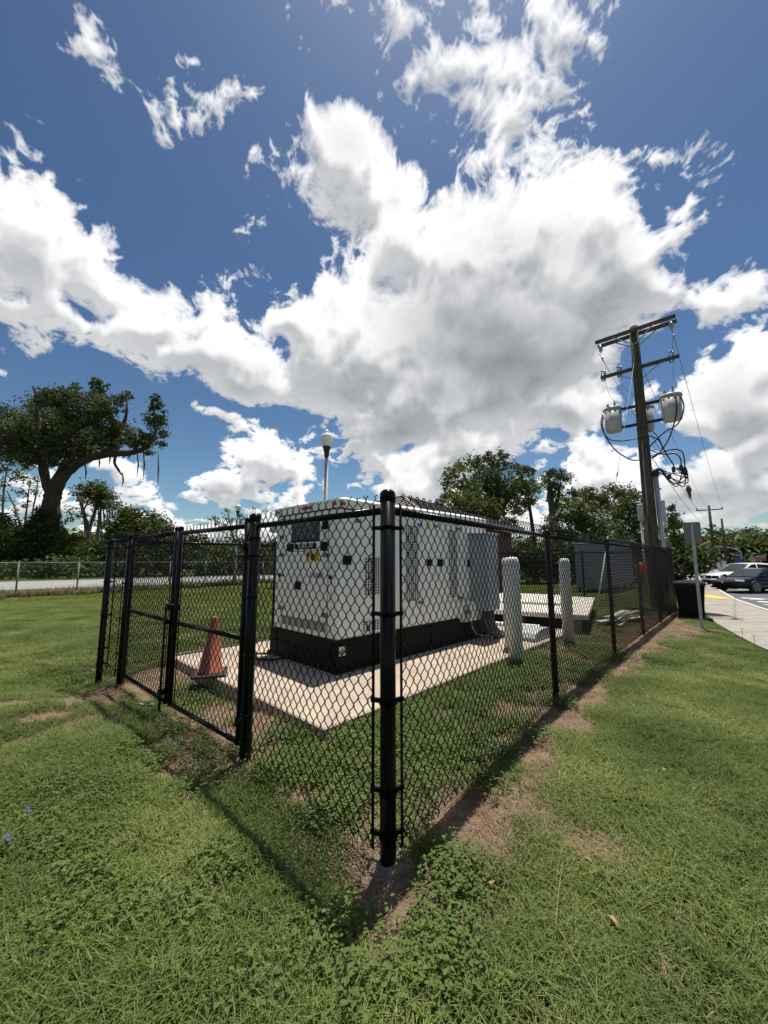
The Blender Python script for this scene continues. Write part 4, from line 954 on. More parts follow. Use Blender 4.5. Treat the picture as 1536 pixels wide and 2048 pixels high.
# orange bundles hung on a thin post
pt = thing('thin_post', 'thin grey post with orange bundles hung on it beyond the far fence', 'post', (11.62, 17.4, 0)); b = MB(); b.tube([(0, 0, -.2), (0, 0, 2.0)], .04, 8); b.build('shaft', M_GALV, pt)
ro = random.Random(12)
for k, (dx, lab) in enumerate(((-.22, 'bright orange bundle hung to the left of a thin post behind the fence'), (.27, 'bright orange bundle hung to the right of a thin post behind the fence'))):
    b = MB()
    for j in range(6):
        a = j / 5; b.tube([(dx * .25, 0, 1.30 - .03 * j), (dx * .7, .05 * ro.uniform(-1, 1), 1.27 - .045 * j + ro.uniform(-.03, .03)), (dx * 1.9, .05, 1.20 - .05 * j + ro.uniform(-.04, .04))], [.08, .15, .06], 7)
    o = b.build('orange_bundle', mat('bright_orange_cloth', (.90, .12, .035), .6), None); o.location = (11.62, 17.4 - .05, 0); tag(o, lab, 'bundle', 'orange bundles'); o['kind'] = 'thing'

# ------------------------------------------------------------------ utility pole
PX, PY = 9.02, 13.0
pole = thing('utility_pole', 'tall weathered wooden utility pole with double top crossarm and three transformers', 'utility pole', (PX, PY, 0), rot_of(-48))    # local X = along the arms (away), -Y... = across
b = MB(); b.tube([(0, 0, -.5), (0, 0, 2), (0, 0, 5), (0, 0, 8), (0, 0, 9.86)], [.205, .195, .172, .148, .132], 20); b.build('shaft', M_WOODPOLE, pole)
def arm(z, y, hl, name='crossarm'):
    b = MB(); b.box(-hl, hl, y - .045, y + .045, z - .06, z + .06, .006); return b.build(name, M_ARMWOOD, pole)
arm(9.66, -.19, 1.22); arm(9.66, .19, 1.22); arm(8.40, -.20, 1.2)
for z, y, sgn in ((9.66, -.245, 1), (9.66, -.245, -1), (9.66, .245, 1), (9.66, .245, -1), (8.40, -.255, 1), (8.40, -.255, -1)):
    b = MB(); b.beam((sgn * .62, y, z - .05), (0.02 * sgn, y * .62, z - .52), .035, .008, up=(0, 1, 0)); b.build('brace', M_GALV, pole)
b = MB(); b.tube([(0, -.28, 9.66), (0, .28, 9.66)], .012, 6); b.build('bolt', M_GALV, pole)
def insulator(x, y, z, n=3, r=.075, hang=True):
    pr = []
    for k in range(n):
        q = -k * .075; pr += [(r * .45, q), (r, q - .02), (r * .95, q - .035), (r * .42, q - .045)]
    pr = [(.015, .06)] + pr + [(.02, -n * .075 - .03), (.012, -n * .075 - .08)]
    b = MB(); b.lathe(pr if hang else [(a, -c) for a, c in pr], (x, y, z), 12); return b.build('insulator', M_PORC, pole)
for x in (-1.08, 1.08): insulator(x, 0.05, 9.53, 3)
for x in (-1.08, 1.08): insulator(x + .02 * (1 if x > 0 else -1), -.24, 9.2, 1, .05)
def cutout(x):
    b = MB(); b.lathe([(.03, -.24), (.05, -.22), (.03, -.17), (.052, -.13), (.03, -.08), (.052, -.03), (.03, .02), (.05, .07), (.03, .13), (.03, .18)], (x, -.30, 8.52), 10); b.rot((x, -.3, 8.5), 'X', radians(14)); c = b.build('fuse_cutout', M_PORC, pole)
    b = MB(); b.tube([(x + .1, -.3, 8.30), (x + .11, -.32, 8.68)], .02, 6); b.tube([(x, -.3, 8.30), (x + .1, -.3, 8.30)], .02, 6); b.tube([(x, -.3, 8.66), (x + .13, -.32, 8.72)], .02, 6); b.build('fuse_tube', M_CABLE, c)
for x in (-1.02, .55, 1.08): cutout(x)
# mounting arms of the transformers
for z in (6.92, 6.25):
    b = MB(); b.beam((-.62, .0 + .0, z), (.62, 0, z), .07, .09); b.build('transformer_bracket', M_CASTBLK, pole)
    b = MB(); b.beam((0, -.12, z - .02), (0, -.42, z - .02), .07, .09); b.build('transformer_bracket', M_CASTBLK, pole)
for x in (.62,): b = MB(); b.beam((x, 0, 6.2), (x, 0, 6.97), .05, .03); b.build('bracket_bar', M_CASTBLK, pole)
for z in (6.05, 5.72, 5.35, 3.9): b = MB(); b.lathe([(.165, -.015), (.178, -.015), (.178, .015), (.165, .015)], (0, 0, z), 16); b.build('pole_band', M_CASTBLK, pole)
def T_pos(x, y): c, s = cos(rot_of(-48)), sin(rot_of(-48)); return (PX + c * x - s * y, PY + s * x + c * y)
def transformer(x, y, r, label):
    X, Y = T_pos(x, y); t = thing('transformer', label, 'transformer', (X, Y, 6.15), rot_of(-48), 'transformers on the utility pole')
    b = MB(); b.lathe([(r * .80, 0), (r * .86, .02), (r, .80)], (0, 0, 0), 28); b.build('tank', M_XFMR, t)
    b = MB(); b.lathe([(r * 1.0, .80), (r * 1.06, .802), (r * 1.06, .85), (r * .95, .885), (r * .4, .93), (.02, .935)], (0, 0, 0), 28); b.build('lid', M_XFMR, t)
    for dx, h in ((-.08, .26), (.14, .14)):
        b = MB(); b.lathe([(.035, 0), (.055, .03), (.03, .05), (.05, .09), (.03, .11), (.045, .15), (.025, .17), (.02, h)], (dx, .03, .90), 10); b.build('bushing', M_PORC, t)
    for k in range(3):
        a = 1.0 + k * .5; b = MB(); b.lathe([(.028, -.02), (.028, .05)], (0, 0, 0), 8); b.rot((0, 0, 0), 'Y', pi / 2); b.rot((0, 0, 0), 'Z', a); b.v = [(p[0] + r * .97 * cos(a), p[1] + r * .97 * sin(a), p[2] + .68) for p in b.v]; b.build('secondary_lug', M_CASTBLK, t)
    b = MB(); b.box(-.06, .06, r * .93 - .02, r * .93 + .006, .40, .5); b.build('number_plate', mat('grey_plate', (.38, .38, .36), .5), t)
transformer(.86, -.02, .30, 'grey transformer can on the side of the pole farther from the street')
transformer(-.86, -.02, .31, 'grey transformer can on the street side of the pole, hung highest in view')
transformer(-.03, -.66, .29, 'grey transformer can half hidden behind the pole')
def wire(name, pts, r, label, cat, group=None, m=M_CABLE, n=6, seg=10):
    P = [Vector(p) for p in pts]; out = []
    for i in range(len(P) - 1):
        p0, p1, p2, p3 = P[max(i - 1, 0)], P[i], P[i + 1], P[min(i + 2, len(P) - 1)]
        for k in range(seg):
            t = k / seg; out.append(0.5 * ((2 * p1) + (p2 - p0) * t + (2 * p0 - 5 * p1 + 4 * p2 - p3) * t * t + (3 * p1 - p0 - 3 * p2 + p3) * t ** 3))
    out.append(P[-1]); b = MB(); b.tube(out, r, n); return b, out
def pwire(name, pts, r):                      # cable fixed to the pole (local coordinates)
    b, _ = wire(name, [(x, -y, z) for x, y, z in pts], r, '', ''); return b.build(name, M_CABLE, pole)
pwire('cable', [(1.16, -.12, 6.85), (1.22, -.2, 6.4), (1.0, -.3, 5.85), (.6, -.28, 5.68), (.15, -.18, 5.70)], .020)
pwire('cable', [(1.14, -.15, 6.75), (1.15, -.28, 6.2), (.85, -.34, 5.45), (.4, -.28, 4.98), (.1, -.19, 4.93)], .022)
pwire('cable', [(-1.14, -.2, 6.85), (-1.2, -.3, 6.4), (-1.0, -.32, 5.9), (-.6, -.26, 5.7), (-.17, -.10, 5.35)], .022)
pwire('cable', [(-1.02, -.3, 6.85), (-1.0, -.33, 6.3), (-.8, -.34, 5.6), (-.55, -.34, 5.15), (-.30, -.24, 4.95), (-.17, -.10, 5.0)], .022)
pwire('cable', [(-.17, -.1, 5.75), (-.45, -.2, 5.5), (-.62, -.3, 5.0), (-.78, -.3, 4.6), (-.80, -.3, 4.45)], .02)
pwire('cable', [(-.17, -.1, 5.25), (-.5, -.22, 5.0), (-.85, -.25, 4.95), (-.98, -.28, 4.75), (-.98, -.3, 4.5)], .02)
pwire('cable', [(-.16, -.1, 4.98), (-.4, -.2, 5.02), (-.75, -.25, 5.1), (-1.02, -.28, 5.0), (-1.08, -.28, 4.7), (-1.06, -.3, 4.4)], .02)
pwire('cable', [(-.0, .3, 6.1), (-.3, .2, 5.9), (-.5, 0, 5.4), (-.45, -.1, 5.1), (-.17, -.1, 5.05)], .018)
rc = random.Random(5)
for k in range(7):
    pts = [(-.24, -.13, 4.50 + rc.uniform(-.05, .05)), (-.45, -.2, 4.42 + rc.uniform(-.1, .1)), (-.75 - rc.uniform(0, .3), -.26 + rc.uniform(-.08, .08), 4.15 + rc.uniform(-.35, .15)), (-1.0 - rc.uniform(0, .12), -.28, 4.25 + rc.uniform(-.15, .15)), (-.80 - .07 * k % .3, -.3, 4.48)]
    pwire('cable', pts, .017)
for x, z in ((-.78, 4.42), (-.98, 4.45), (-1.06, 4.36), (-.66, 4.22)):
    b = MB(); b.tube([(x, .3, z - .09), (x, .3, z + .09)], .05, 8); b.build('cable_connector', M_CABLE, pole)
# riser pipes and boxes
b = MB(); b.tube([(-.30, -.07, -.2), (-.27, -.07, 2.5), (-.245, -.07, 4.35)], .075, 12); rs_ = b.build('riser_pipe', M_CONDUIT, pole)
b = MB(); b.lathe([(.08, 4.33), (.11, 4.38), (.11, 4.5), (.05, 4.56)], (-.245, -.07, 0), 12); b.build('weather_head', M_CABLE, pole)
for z in (3.9, 2.2, 1.0): b = MB(); b.box(-.37, -.13, -.17, -.0, z - .02, z + .02, .004); b.build('pipe_strap', M_GALV, pole)
b = MB(); b.box(.06, .16, .15, .21, -.2, 3.0); b.build('wood_moulding', mat('brown_moulding', (.13, .10, .075), .9, var=.3), pole)
b = MB(); b.tube([(.03, .20, 3.0), (.02, .185, 5.6)], .012, 6); b.build('ground_wire', M_GALV, pole)
b = MB(); b.box(.16, .34, -.12, .10, 2.85, 3.42, .01); b.build('meter_box', M_GREYBOX, pole)
b = MB(); b.box(-.46, -.34, .12, .30, 2.75, 3.45, .01); b.build('meter_box', M_GREYBOX, pole)
# jumper wires from cutouts to the transformers
for x0, x1 in ((1.08, .80), (-1.02, -.92), (.55, .05)):
    q = MB(); y1 = .0 if abs(x1) > .1 else -.7; bb, _ = wire('', [(x0, -.3, 8.28), (x0 * .95, -.32, 7.9), ((x0 + x1) / 2, -.2 + y1 * .4, 7.6), (x1, y1, 7.32)], .006, '', '', n=4); bb.build('jumper_wire', M_CABLE, pole)
for x0 in (-1.08, 1.08):
    bb, _ = wire('', [(x0, -.24, 9.12), (x0 * .95, -.35, 8.9), (x0 * .97, -.32, 8.72)], .006, '', '', n=4); bb.build('jumper_wire', M_CABLE, pole)

# second pole down the street, more poles beyond, and the conductors between
def small_pole(x, y, h, arm_l, label):
    t = thing('utility_pole', label, 'utility pole', (x, y, 0), rot_of(-48))
    b = MB(); b.tube([(0, 0, -.3), (0, 0, h * .5), (0, 0, h)], [.17, .15, .12], 10); b.build('shaft', M_WOODPOLE, t)
    if arm_l:
        b = MB(); b.box(-arm_l, arm_l, -.14, -.05, h - .62, h - .50); b.build('crossarm', M_ARMWOOD, t)
        for s in (-1, 1):
            b = MB(); b.lathe([(.03, 0), (.05, .05), (.06, .12), (.03, .2), (.02, .26)], (s * (arm_l - .08), -.1, h - .50), 8); b.build('insulator', M_CASTBLK, t)
            b = MB(); b.beam((s * .5, -.13, h - .6), (0, -.13, h - 1.0), .04, .02); b.build('brace', M_GALV, t)
    return t
P2 = (39.1, 46.0)
small_pole(P2[0], P2[1], 8.15, 1.25, 'distant wooden utility pole with a single crossarm behind the parked cars')
small_pole(47.5, 54.0, 7.4, 0, 'bare far wooden pole just right of the distant crossarm pole')
def span(a, b, sag, r, label, n=24, grp='power lines'):
    a, b = Vector(a), Vector(b); pts = []
    for i in range(n + 1):
        t = i / n; p = a.lerp(b, t); p.z -= sag * 4 * t * (1 - t); pts.append(p)
    m = MB(); m.tube(pts, r, 4); o = m.build('power_line', M_CABLE); tag(o, label, 'power line', grp); return o
def arm_pt(s, z, y=0): X, Y = T_pos(s, y); return (X, Y, z)
def arm2(s): q = np.array(P2) + V * s; return (q[0], q[1], 7.95)
span(arm_pt(-1.1, 9.15, .3), arm2(-1.17), .55, .008, 'thin power line from the street end of the top crossarm to the distant pole')
span(arm_pt(1.1, 9.15, .3), arm2(1.17), .55, .008, 'thin power line from the inner end of the top crossarm to the distant pole')
span(arm_pt(0, 8.95, .16), (P2[0], P2[1], 7.3), .6, .008, 'thin power line from the pole head to the shaft of the distant pole')
span(arm_pt(-.2, 5.0, .1), (P2[0], P2[1], 5.6), .7, .011, 'lowest power line, leaving the cable bundle for the distant pole')
span(arm_pt(-.15, 6.05, .15), (P2[0], P2[1], 6.3), .7, .009, 'middle power line leaving the pole below its transformers')
b = MB(); rm = random.Random(2)
for k in range(9): b.tube([(rm.uniform(-.06, .06), 0, 0), (rm.uniform(-.1, .1), rm.uniform(-.05, .05), -.25), (rm.uniform(-.05, .12), 0, -.5 - rm.uniform(0, .35))], [.03, .06, .008], 5)
o = b.build('moss_clump', M_MOSS); o.location = (17.3, 21.6, 5.75); tag(o, 'dark clump of moss hanging on a power line', 'moss clump')
guy = thing('guy_wire', 'slack-looking guy wire with a pale yellow guard running from the pole top into the enclosure', 'guy wire', (4.62, 8.75, 0))
ga, gb = Vector((0, 0, 0)), Vector((PX - 4.62 - .05, PY - 8.75 - .1, 8.95)); gd = (gb - ga).normalized()
b = MB(); b.tube([ga, gb], .005, 5); b.build('strand', mat('dull_steel', (.22, .22, .22), .6), guy)
b = MB(); b.tube([ga + gd * .1, ga + gd * 2.5], .020, 8); b.build('guard', mat('faded_yellow_guard', (.52, .46, .28), .5), guy)
b = MB(); b.tube([ga + gd * 4.6, ga + gd * 4.9], .018, 8); b.build('strain_insulator', M_PORC, guy)
b = MB(); b.tube([(-.05, -.04, -.2), (.05, .05, .12)], .012, 6); b.build('anchor_rod', M_GALV, guy)

# ------------------------------------------------------------------ lamps
def lamp(x, y, h, label):
    t = thing('street_lamp', label, 'street lamp', (x, y, 0), 0, 'globe street lamps')
    b = MB(); b.lathe([(.16, -.1), (.16, .25), (.12, .32), (.085, .45), (.075, 1.0), (.060, h - .95)], (0, 0, 0), 16); b.build('shaft', M_POLEGREY, t)
    b = MB(); b.lathe([(.062, h - .96), (.07, h - .90), (.09, h - .88), (.075, h - .84), (.105, h - .68), (.135, h - .62), (.135, h - .59), (.11, h - .585)], (0, 0, 0), 18); b.build('fitter', M_CASTBLK, t)
    b = MB(); b.lathe([(.115, h - .585), (.165, h - .50), (.200, h - .36), (.205, h - .27), (.185, h - .19), (.12, h - .14), (.075, h - .125), (.085, h - .10), (.075, h - .06), (.035, h - .03), (.03, h - .01), (.008, h)], (0, 0, 0), 22); b.build('globe', M_OPAL, t)
    return t
lamp(-1.88, 12.3, 5.78, 'tall globe street lamp rising behind the generator roof')
lamp(-10.3, 27.0, 5.55, 'far globe street lamp among the saplings beyond the gate')
lamp(16.75, 25.0, 5.15, 'globe street lamp half hidden behind the utility pole')

# sign seen from behind
sg = thing('sign_post', 'back of a grey metal street sign on a square post beside the trash cart', 'sign', (7.0, 8.75, 0), rot_of(128))
b = MB(); b.box(-.03, .03, -.025, .025, -.2, 1.95); b.build('post', M_GALV, sg)
b = MB()
w_, h0, h1, r_ = .155, 1.86, 2.36, .04
pl = []
for cx, cz, a0 in ((w_ - r_, h1 - r_, 0), (-w_ + r_, h1 - r_, 90), (-w_ + r_, h0 + r_, 180), (w_ - r_, h0 + r_, 270)):
    for k in range(4): a = radians(a0 + 30 * k); pl.append((cx + r_ * cos(a), cz + r_ * sin(a)))
n = len(pl); b.add([(x, .028, z) for x, z in pl] + [(x, .032, z) for x, z in pl], [tuple(range(n)), tuple(range(2 * n - 1, n - 1, -1))] + [(i, n + i, n + (i + 1) % n, (i + 1) % n) for i in range(n)])
plate = b.build('sign_plate', mat('aluminium_back', (.20, .19, .195), .5, metal=.5, var=.12, vscale=20), sg)
b = MB(); b.box(.05, .13, .0325 - .008, .0265, 1.90, 1.99); b.build('sticker', mat('rust_sticker', (.42, .13, .04), .6), plate)
b = MB(); b.box(-.018, .018, -.031, -.0251, 1.80, 2.33); b.build('bracket', M_GALV, sg)

# wheeled trash carts
def cart(x, y, az, label, s=1.0):
    t = thing('trash_cart', label, 'trash cart', (x, y, 0), rot_of(az), 'black wheeled trash carts'); t.scale = (s, s, s)
    m = mat('black_cart_plastic', (.007, .007, .0075), .6, spec=.12, var=.2, vscale=6)
    b = MB(); v = []
    for z, hx, hy in ((.03, .25, .25), (.15, .27, .27), (.85, .33, .34), (.93, .345, .355), (.95, .36, .37)): v += [(-hx, -hy, z), (hx, -hy, z), (hx, hy, z), (-hx, hy, z)]
    f = [(3, 2, 1, 0), (16, 17, 18, 19)] + [(4 * i + k, 4 * i + (k + 1) % 4, 4 * i + 4 + (k + 1) % 4, 4 * i + 4 + k) for i in range(4) for k in range(4)]
    b.add(v, f); b.build('body', m, t)
    for k in range(4):
        b = MB(); b.beam((-.2 + k * .13, -.268, .14), (-.24 + k * .16, -.345, .84), .03, .02, up=(0, 1, 0)); b.build('rib', m, t)
    b = MB(); v = [(-.38, -.39, .952), (.38, -.39, .952), (.38, .41, .952), (-.38, .41, .952), (-.36, -.37, .99), (.36, -.37, .99), (.36, .39, 1.0), (-.36, .39, 1.0), (-.2, -.2, 1.03), (.2, -.2, 1.03), (.2, .2, 1.04), (-.2, .2, 1.04)]
    b.add(v, [(3, 2, 1, 0)] + [(4 * i + k, 4 * i + (k + 1) % 4, 4 * i + 4 + (k + 1) % 4, 4 * i + 4 + k) for i in range(2) for k in range(4)] + [(8, 9, 10, 11)]); b.build('lid', m, t)
    for s_ in (-1, 1):
        b = MB(); b.lathe([(.03, -.03), (.11, -.03), (.12, -.015), (.12, .015), (.11, .03), (.03, .03)], (0, 0, 0), 16); b.v = [(s_ * .27 + z, .30 + x, .12 + y) for x, y, z in b.v]; b.build('wheel', M_RUBBER, t)
    b = MB(); b.tube([(-.28, .40, .93), (-.28, .46, .96), (.28, .46, .96), (.28, .40, .93)], .018, 8); b.build('handle', m, t)
    return t
cart(8.05, 10.35, 128, 'large black trash cart beside the fence end and the sign post', .93)
cart(22.2, 29.6, 128, 'black trash cart far along the sidewalk, nearer of two by the fence', 1.25)
cart(25.5, 33.6, 128, 'black trash cart far along the sidewalk, farther one near the trees', 1.25)

# ------------------------------------------------------------------ cars
def car(label, loc, az, kind, paint):
    t = thing('parked_car', label, 'car', (loc[0], loc[1], -.121), rot_of(az), None)            # local +X = forward
    if kind == 'coupe':
        L_, w = 4.75, .93; belt, top, base = .86, 1.33, .20
        prof = [(-2.3, .55, .80, .88), (-2.2, .30, .98, .93), (-1.4, .22, .98, .97), (-.4, .20, .90, 1.0), (.55, .20, .88, 1.0), (1.4, .22, .84, .98), (2.0, .26, .76, .93), (2.3, .30, .66, .80), (2.40, .40, .56, .62)]
        roof = [(-1.75, .98), (-.9, 1.30), (-.2, 1.36), (.35, 1.30), (1.15, .87)]; wheels = (1.42, -1.32); wr = .345
    else:
        L_, w = 4.6, .92; belt, top, base = 1.0, 1.65, .26
        prof = [(-2.25, .50, 1.05, .92), (-2.1, .32, 1.08, .96), (-1.3, .28, 1.06, 1.0), (0, .27, 1.05, 1.0), (.8, .27, 1.04, 1.0), (1.45, .29, 1.00, .98), (2.0, .32, .90, .92), (2.2, .38, .78, .82), (2.27, .48, .66, .66)]
        roof = [(-2.12, 1.06), (-1.75, 1.56), (-.6, 1.66), (.15, 1.60), (1.02, 1.03)]; wheels = (1.38, -1.3); wr = .35
    b = MB(); v = []; n = 10
    for x, z0, z1, k in prof:
        h = w * k; sec = [(-h * .86, z0), (-h * .98, z0 + (z1 - z0) * .30), (-h, z0 + (z1 - z0) * .62), (-h * .95, z0 + (z1 - z0) * .88), (-h * .80, z1)]
        v += [(x, y, z) for y, z in sec] + [(x, -y, z) for y, z in sec[::-1]]
    f = [tuple(range(n - 1, -1, -1)), tuple((len(prof) - 1) * n + k for k in range(n))]
    for i in range(len(prof) - 1):
        for k in range(n): f.append((i * n + k, i * n + (k + 1) % n, (i + 1) * n + (k + 1) % n, (i + 1) * n + k))
    b.add(v, f[2:], True); b.add([v[i] for i in f[0]], [tuple(range(n))]); b.add([v[i] for i in f[1]], [tuple(range(n))])
    b.build('body', paint, t)
    # cabin: pillars and roof in paint, glass set into it
    b = MB(); hb, ht = w * .86, w * .62; R = []
    for x, z in roof: q = (z - roof[0][1]) / (max(r_[1] for r_ in roof) - roof[0][1]); R.append((x, hb + (ht - hb) * max(0, min(1, q)), z))
    bz = [(x, hb, belt if kind == 'suv' else (.88 + (.08 if x < -1 else 0))) for x, _, z in R]
    v = []
    for (x, h, z), (_, h2, z2) in zip(R, bz): v += [(x, -hb, min(z, z2) - .05), (x, -h, z), (x, h, z), (x, hb, min(z, z2) - .05)]
    f = []
    for i in range(len(R) - 1):
        for k in range(3): f.append((i * 4 + k, i * 4 + k + 1, i * 4 + k + 5, i * 4 + k + 4))
    b.add(v, f, True); b.build('cabin', paint, t)
    def P(i, s, u=0): x, h, z = R[i]; return Vector((x, s * h, z))
    # windscreen and rear window
    def pane(a, b_, c, d, off, name, ins=.06):
        q = [Vector(p) for p in (a, b_, c, d)]; ctr = sum(q, Vector()) / 4; nn = (q[1] - q[0]).cross(q[3] - q[0]).normalized()
        q = [p + (ctr - p) * ins + nn * off for p in q]; m = MB(); m.add(q, [(0, 1, 2, 3)]); m.build(name, M_GLASS, t)
    pane(P(4, -1), P(4, 1), P(3, 1), P(3, -1), .012, 'windscreen', .08); pane(P(0, 1), P(0, -1), P(1, -1), P(1, 1), .012, 'rear_window', .1)
    for s in (-1, 1):
        zb = belt + .02
        lowF = Vector((R[4][0] - .12, s * (hb + .004), bz[4][2] + .0)); lowM = Vector((-.25, s * (hb + .004), zb)); lowB = Vector((R[0][0] + .35, s * (hb + .004), zb + .04))
        upF = Vector((R[3][0] - .05, s * (R[3][1] + .03), R[3][2] - .07)); upM = Vector((-.3, s * (R[2][1] + .03), R[2][2] - .08)); upB = Vector((R[1][0] + .1, s * (R[1][1] + .035), R[1][2] - .07))
        for a, b_, c, d in ((lowF, lowM + Vector((.04, 0, 0)), upM + Vector((.04, 0, 0)), upF), (lowM - Vector((.04, 0, 0)), lowB, upB, upM - Vector((.04, 0, 0)))):
            m = MB(); m.add([a, b_, c, d] if s > 0 else [d, c, b_, a], [(0, 1, 2, 3)]); m.build('side_window', M_GLASS, t)
        m = MB(); m.box(-.07, .07, -.1, .1, -.06, .06, .03); m.v = [(x + R[4][0] - .18, y + s * (w + .06), z + belt + .06) for x, y, z in m.v]; m.build('wing_mirror', paint, t)
        m = MB(); hx = prof[-3][0] + .13; m.box(-.16, .17, -.13, .13, -.055, .055, .03); m.rot((0, 0, 0), 'Z', radians(-s * 32)); m.v = [(x + hx + .0, y + s * w * .72, z + (.68 if kind == 'coupe' else .80)) for x, y, z in m.v]
        m.build('headlight', mat('headlight_glass', (.62, .66, .70), .08, spec=.8), t)
        m = MB(); m.box(-.05, .05, -.2, .2, -.07, .07, .02); m.v = [(x + prof[0][0] + .03, y + s * w * .62, z + .85) for x, y, z in m.v]; m.build('tail_light', M_RED, t)
        for wx in wheels:
            q = MB(); q.lathe([(wr * .62, -.105), (wr * .95, -.10), (wr, -.07), (wr, .07), (wr * .95, .10), (wr * .66, .105), (wr * .60, .03)], (0, 0, 0), 26); q.v = [(x + wx, s * (w - .095) + z * s, y + wr) for x, y, z in q.v]; ty = q.build('tyre', M_RUBBER, t)
            q = MB(); k0 = len(q.v)
            for k in range(5):
                a = 2 * pi * k / 5 + .3; q.beam((.04 * cos(a), .04 * sin(a), .095), (wr * .62 * cos(a), wr * .62 * sin(a), .095), .05, .03)
            q.lathe([(wr * .56, .075), (wr * .64, .075), (wr * .64, .108), (wr * .56, .108)], (0, 0, 0), 24, caps=False)
            q.v = [(x + wx, s * (w - .095) + z * s, y + wr) for x, y, z in q.v]; q.build('rim', mat('alloy_rim', (.38, .38, .39), .3, metal=.8) , ty)
            q = MB(); q.lathe([(.01, .0), (wr * .6, .0), (wr * .6, .052), (.01, .052)], (0, 0, 0), 20); q.v = [(x + wx, s * (w - .095) + z * s, y + wr) for x, y, z in q.v]; q.build('wheel_well', M_DARK, ty)
    b = MB(); fx = prof[-1][0]; b.box(fx - .06, fx + .012, -.42, .42, .50 if kind == 'coupe' else .60, .60 if kind == 'coupe' else .78, .01); b.build('grille', M_DARK, t)
    b = MB(); b.box(fx - .12, fx + .02, -.7, .7, .24 if kind == 'coupe' else .32, .34 if kind == 'coupe' else .46, .03); b.build('lower_grille', M_DARK, t)
    b = MB(); b.lathe([(.05, 0), (.05, .02), (.03, .025)], (0, 0, 0), 12); b.rot((0, 0, 0), 'Y', pi / 2); b.v = [(x + fx + .008, y, z + (.56 if kind == 'coupe' else .72)) for x, y, z in b.v]; b.build('badge', M_GALV, t)
    b = MB(); b.box(-1.0, 1.0, -w * 1.0, w * 1.0, base + .02, base + .08, .02); b.build('sill', M_DARK, t)
    return t
P_BLACK = mat('black_car_paint', (.006, .007, .008), .16, spec=.3, coat=.12)
P_WHITE = mat('white_car_paint', (.74, .74, .74), .25, coat=.8)
car('black coupe parked nose to the sidewalk, nearest of the parked cars', (19.6, 20.5), -100, 'coupe', P_BLACK).scale = (.94, .95, .91)
car('white crossover car parked behind the black coupe', (22.6, 24.6), -98, 'suv', P_WHITE).scale = (1, .97, .90)
car('white sedan parked beyond the white crossover, only its hood and windscreen showing', (26.8, 29.6), -98, 'coupe', P_WHITE)
car('distant white car on the road at the end of the sidewalk', (56, 70), 150, 'coupe', P_WHITE)

# signs beyond the cars
def small_sign(x, y, z0, z1, w, label, m, shape='rect', az=None, words=None):
    t = thing('road_sign', label, 'sign', (x, y, 0), rot_of((az if az is not None else 128)))
    b = MB(); b.tube([(0, .03, -.2), (0, .03, z1)], .035, 8); b.build('post', M_GALV, t)
    b = MB()
    if shape == 'rect': b.box(-w / 2, w / 2, -.012, .0, z0, z1, .004)
    else:
        zc, h = (z0 + z1) / 2, (z1 - z0) / 2; b.add([(-w / 2, -.012, zc), (0, -.012, zc - h), (w / 2, -.012, zc), (0, -.012, zc + h), (-w / 2, 0, zc), (0, 0, zc - h), (w / 2, 0, zc), (0, 0, zc + h)], [(0, 1, 2, 3), (7, 6, 5, 4), (0, 4, 5, 1), (1, 5, 6, 2), (2, 6, 7, 3), (3, 7, 4, 0)])
    p = b.build('sign_plate', m, t)
    if words:
        b = MB(); e = .04
        for a in ((-w / 2 + .02, w / 2 - .02, z1 - e - .02, z1 - .02), (-w / 2 + .02, w / 2 - .02, z0 + .02, z0 + e), (-w / 2 + .02, -w / 2 + e, z0 + e, z1 - e - .02), (w / 2 - e, w / 2 - .02, z0 + e, z1 - e - .02)): b.box(a[0], a[1], -.0145, -.0125, a[2], a[3])
        o = b.build('border', M_PAINT, p); o['kind'] = 'stuff'
        for i, wd in enumerate(words): text('lettering', wd, .20, M_PAINT, t, (0, -.014, z1 - .175 - i * .215), (pi / 2, 0, 0), .001, 1.1)
    return t
small_sign(48.3, 49.9, 1.55, 2.12, 1.02, 'red rectangular sign reading WRONG WAY above the parked cars', mat('sign_red', (.30, .012, .018), .4), az=133, words=('WRONG', 'WAY'))
small_sign(47.0, 49.6, 1.25, 2.05, .80, 'grey back of a diamond sign left of the red sign', mat('sign_back_grey', (.36, .36, .36), .5, metal=.3), 'diamond', az=122)
small_sign(45.4, 49.8, 1.25, 1.85, .85, 'blue rectangular sign under the curved street light arm', mat('sign_blue', (.02, .06, .30), .4), az=133)
small_sign(38.9, 45.3, .75, 1.3, .36, 'small white sign at the foot of the distant pole, left one', M_PAINT, az=133)
small_sign(39.8, 45.6, .85, 1.5, .42, 'small white sign at the foot of the distant pole, right one', M_PAINT, az=133)
sl2 = thing('street_light', 'grey street light with a curved arm above the parked cars', 'street light', (50.6, 55.0, 0), rot_of(-70))
b = MB(); b.tube([(0, 0, -.2), (0, 0, 2.6), (.08, 0, 2.85), (.5, 0, 3.1), (1.1, 0, 3.35), (1.7, 0, 3.45), (2.9, 0, 3.5)], [.09, .08, .07, .06, .055, .05, .045], 8); b.build('mast', M_POLEGREY, sl2)
b = MB(); b.box(2.85, 3.1, -.1, .1, 3.42, 3.66, .03); b.build('lamp_head', M_POLEGREY, sl2)

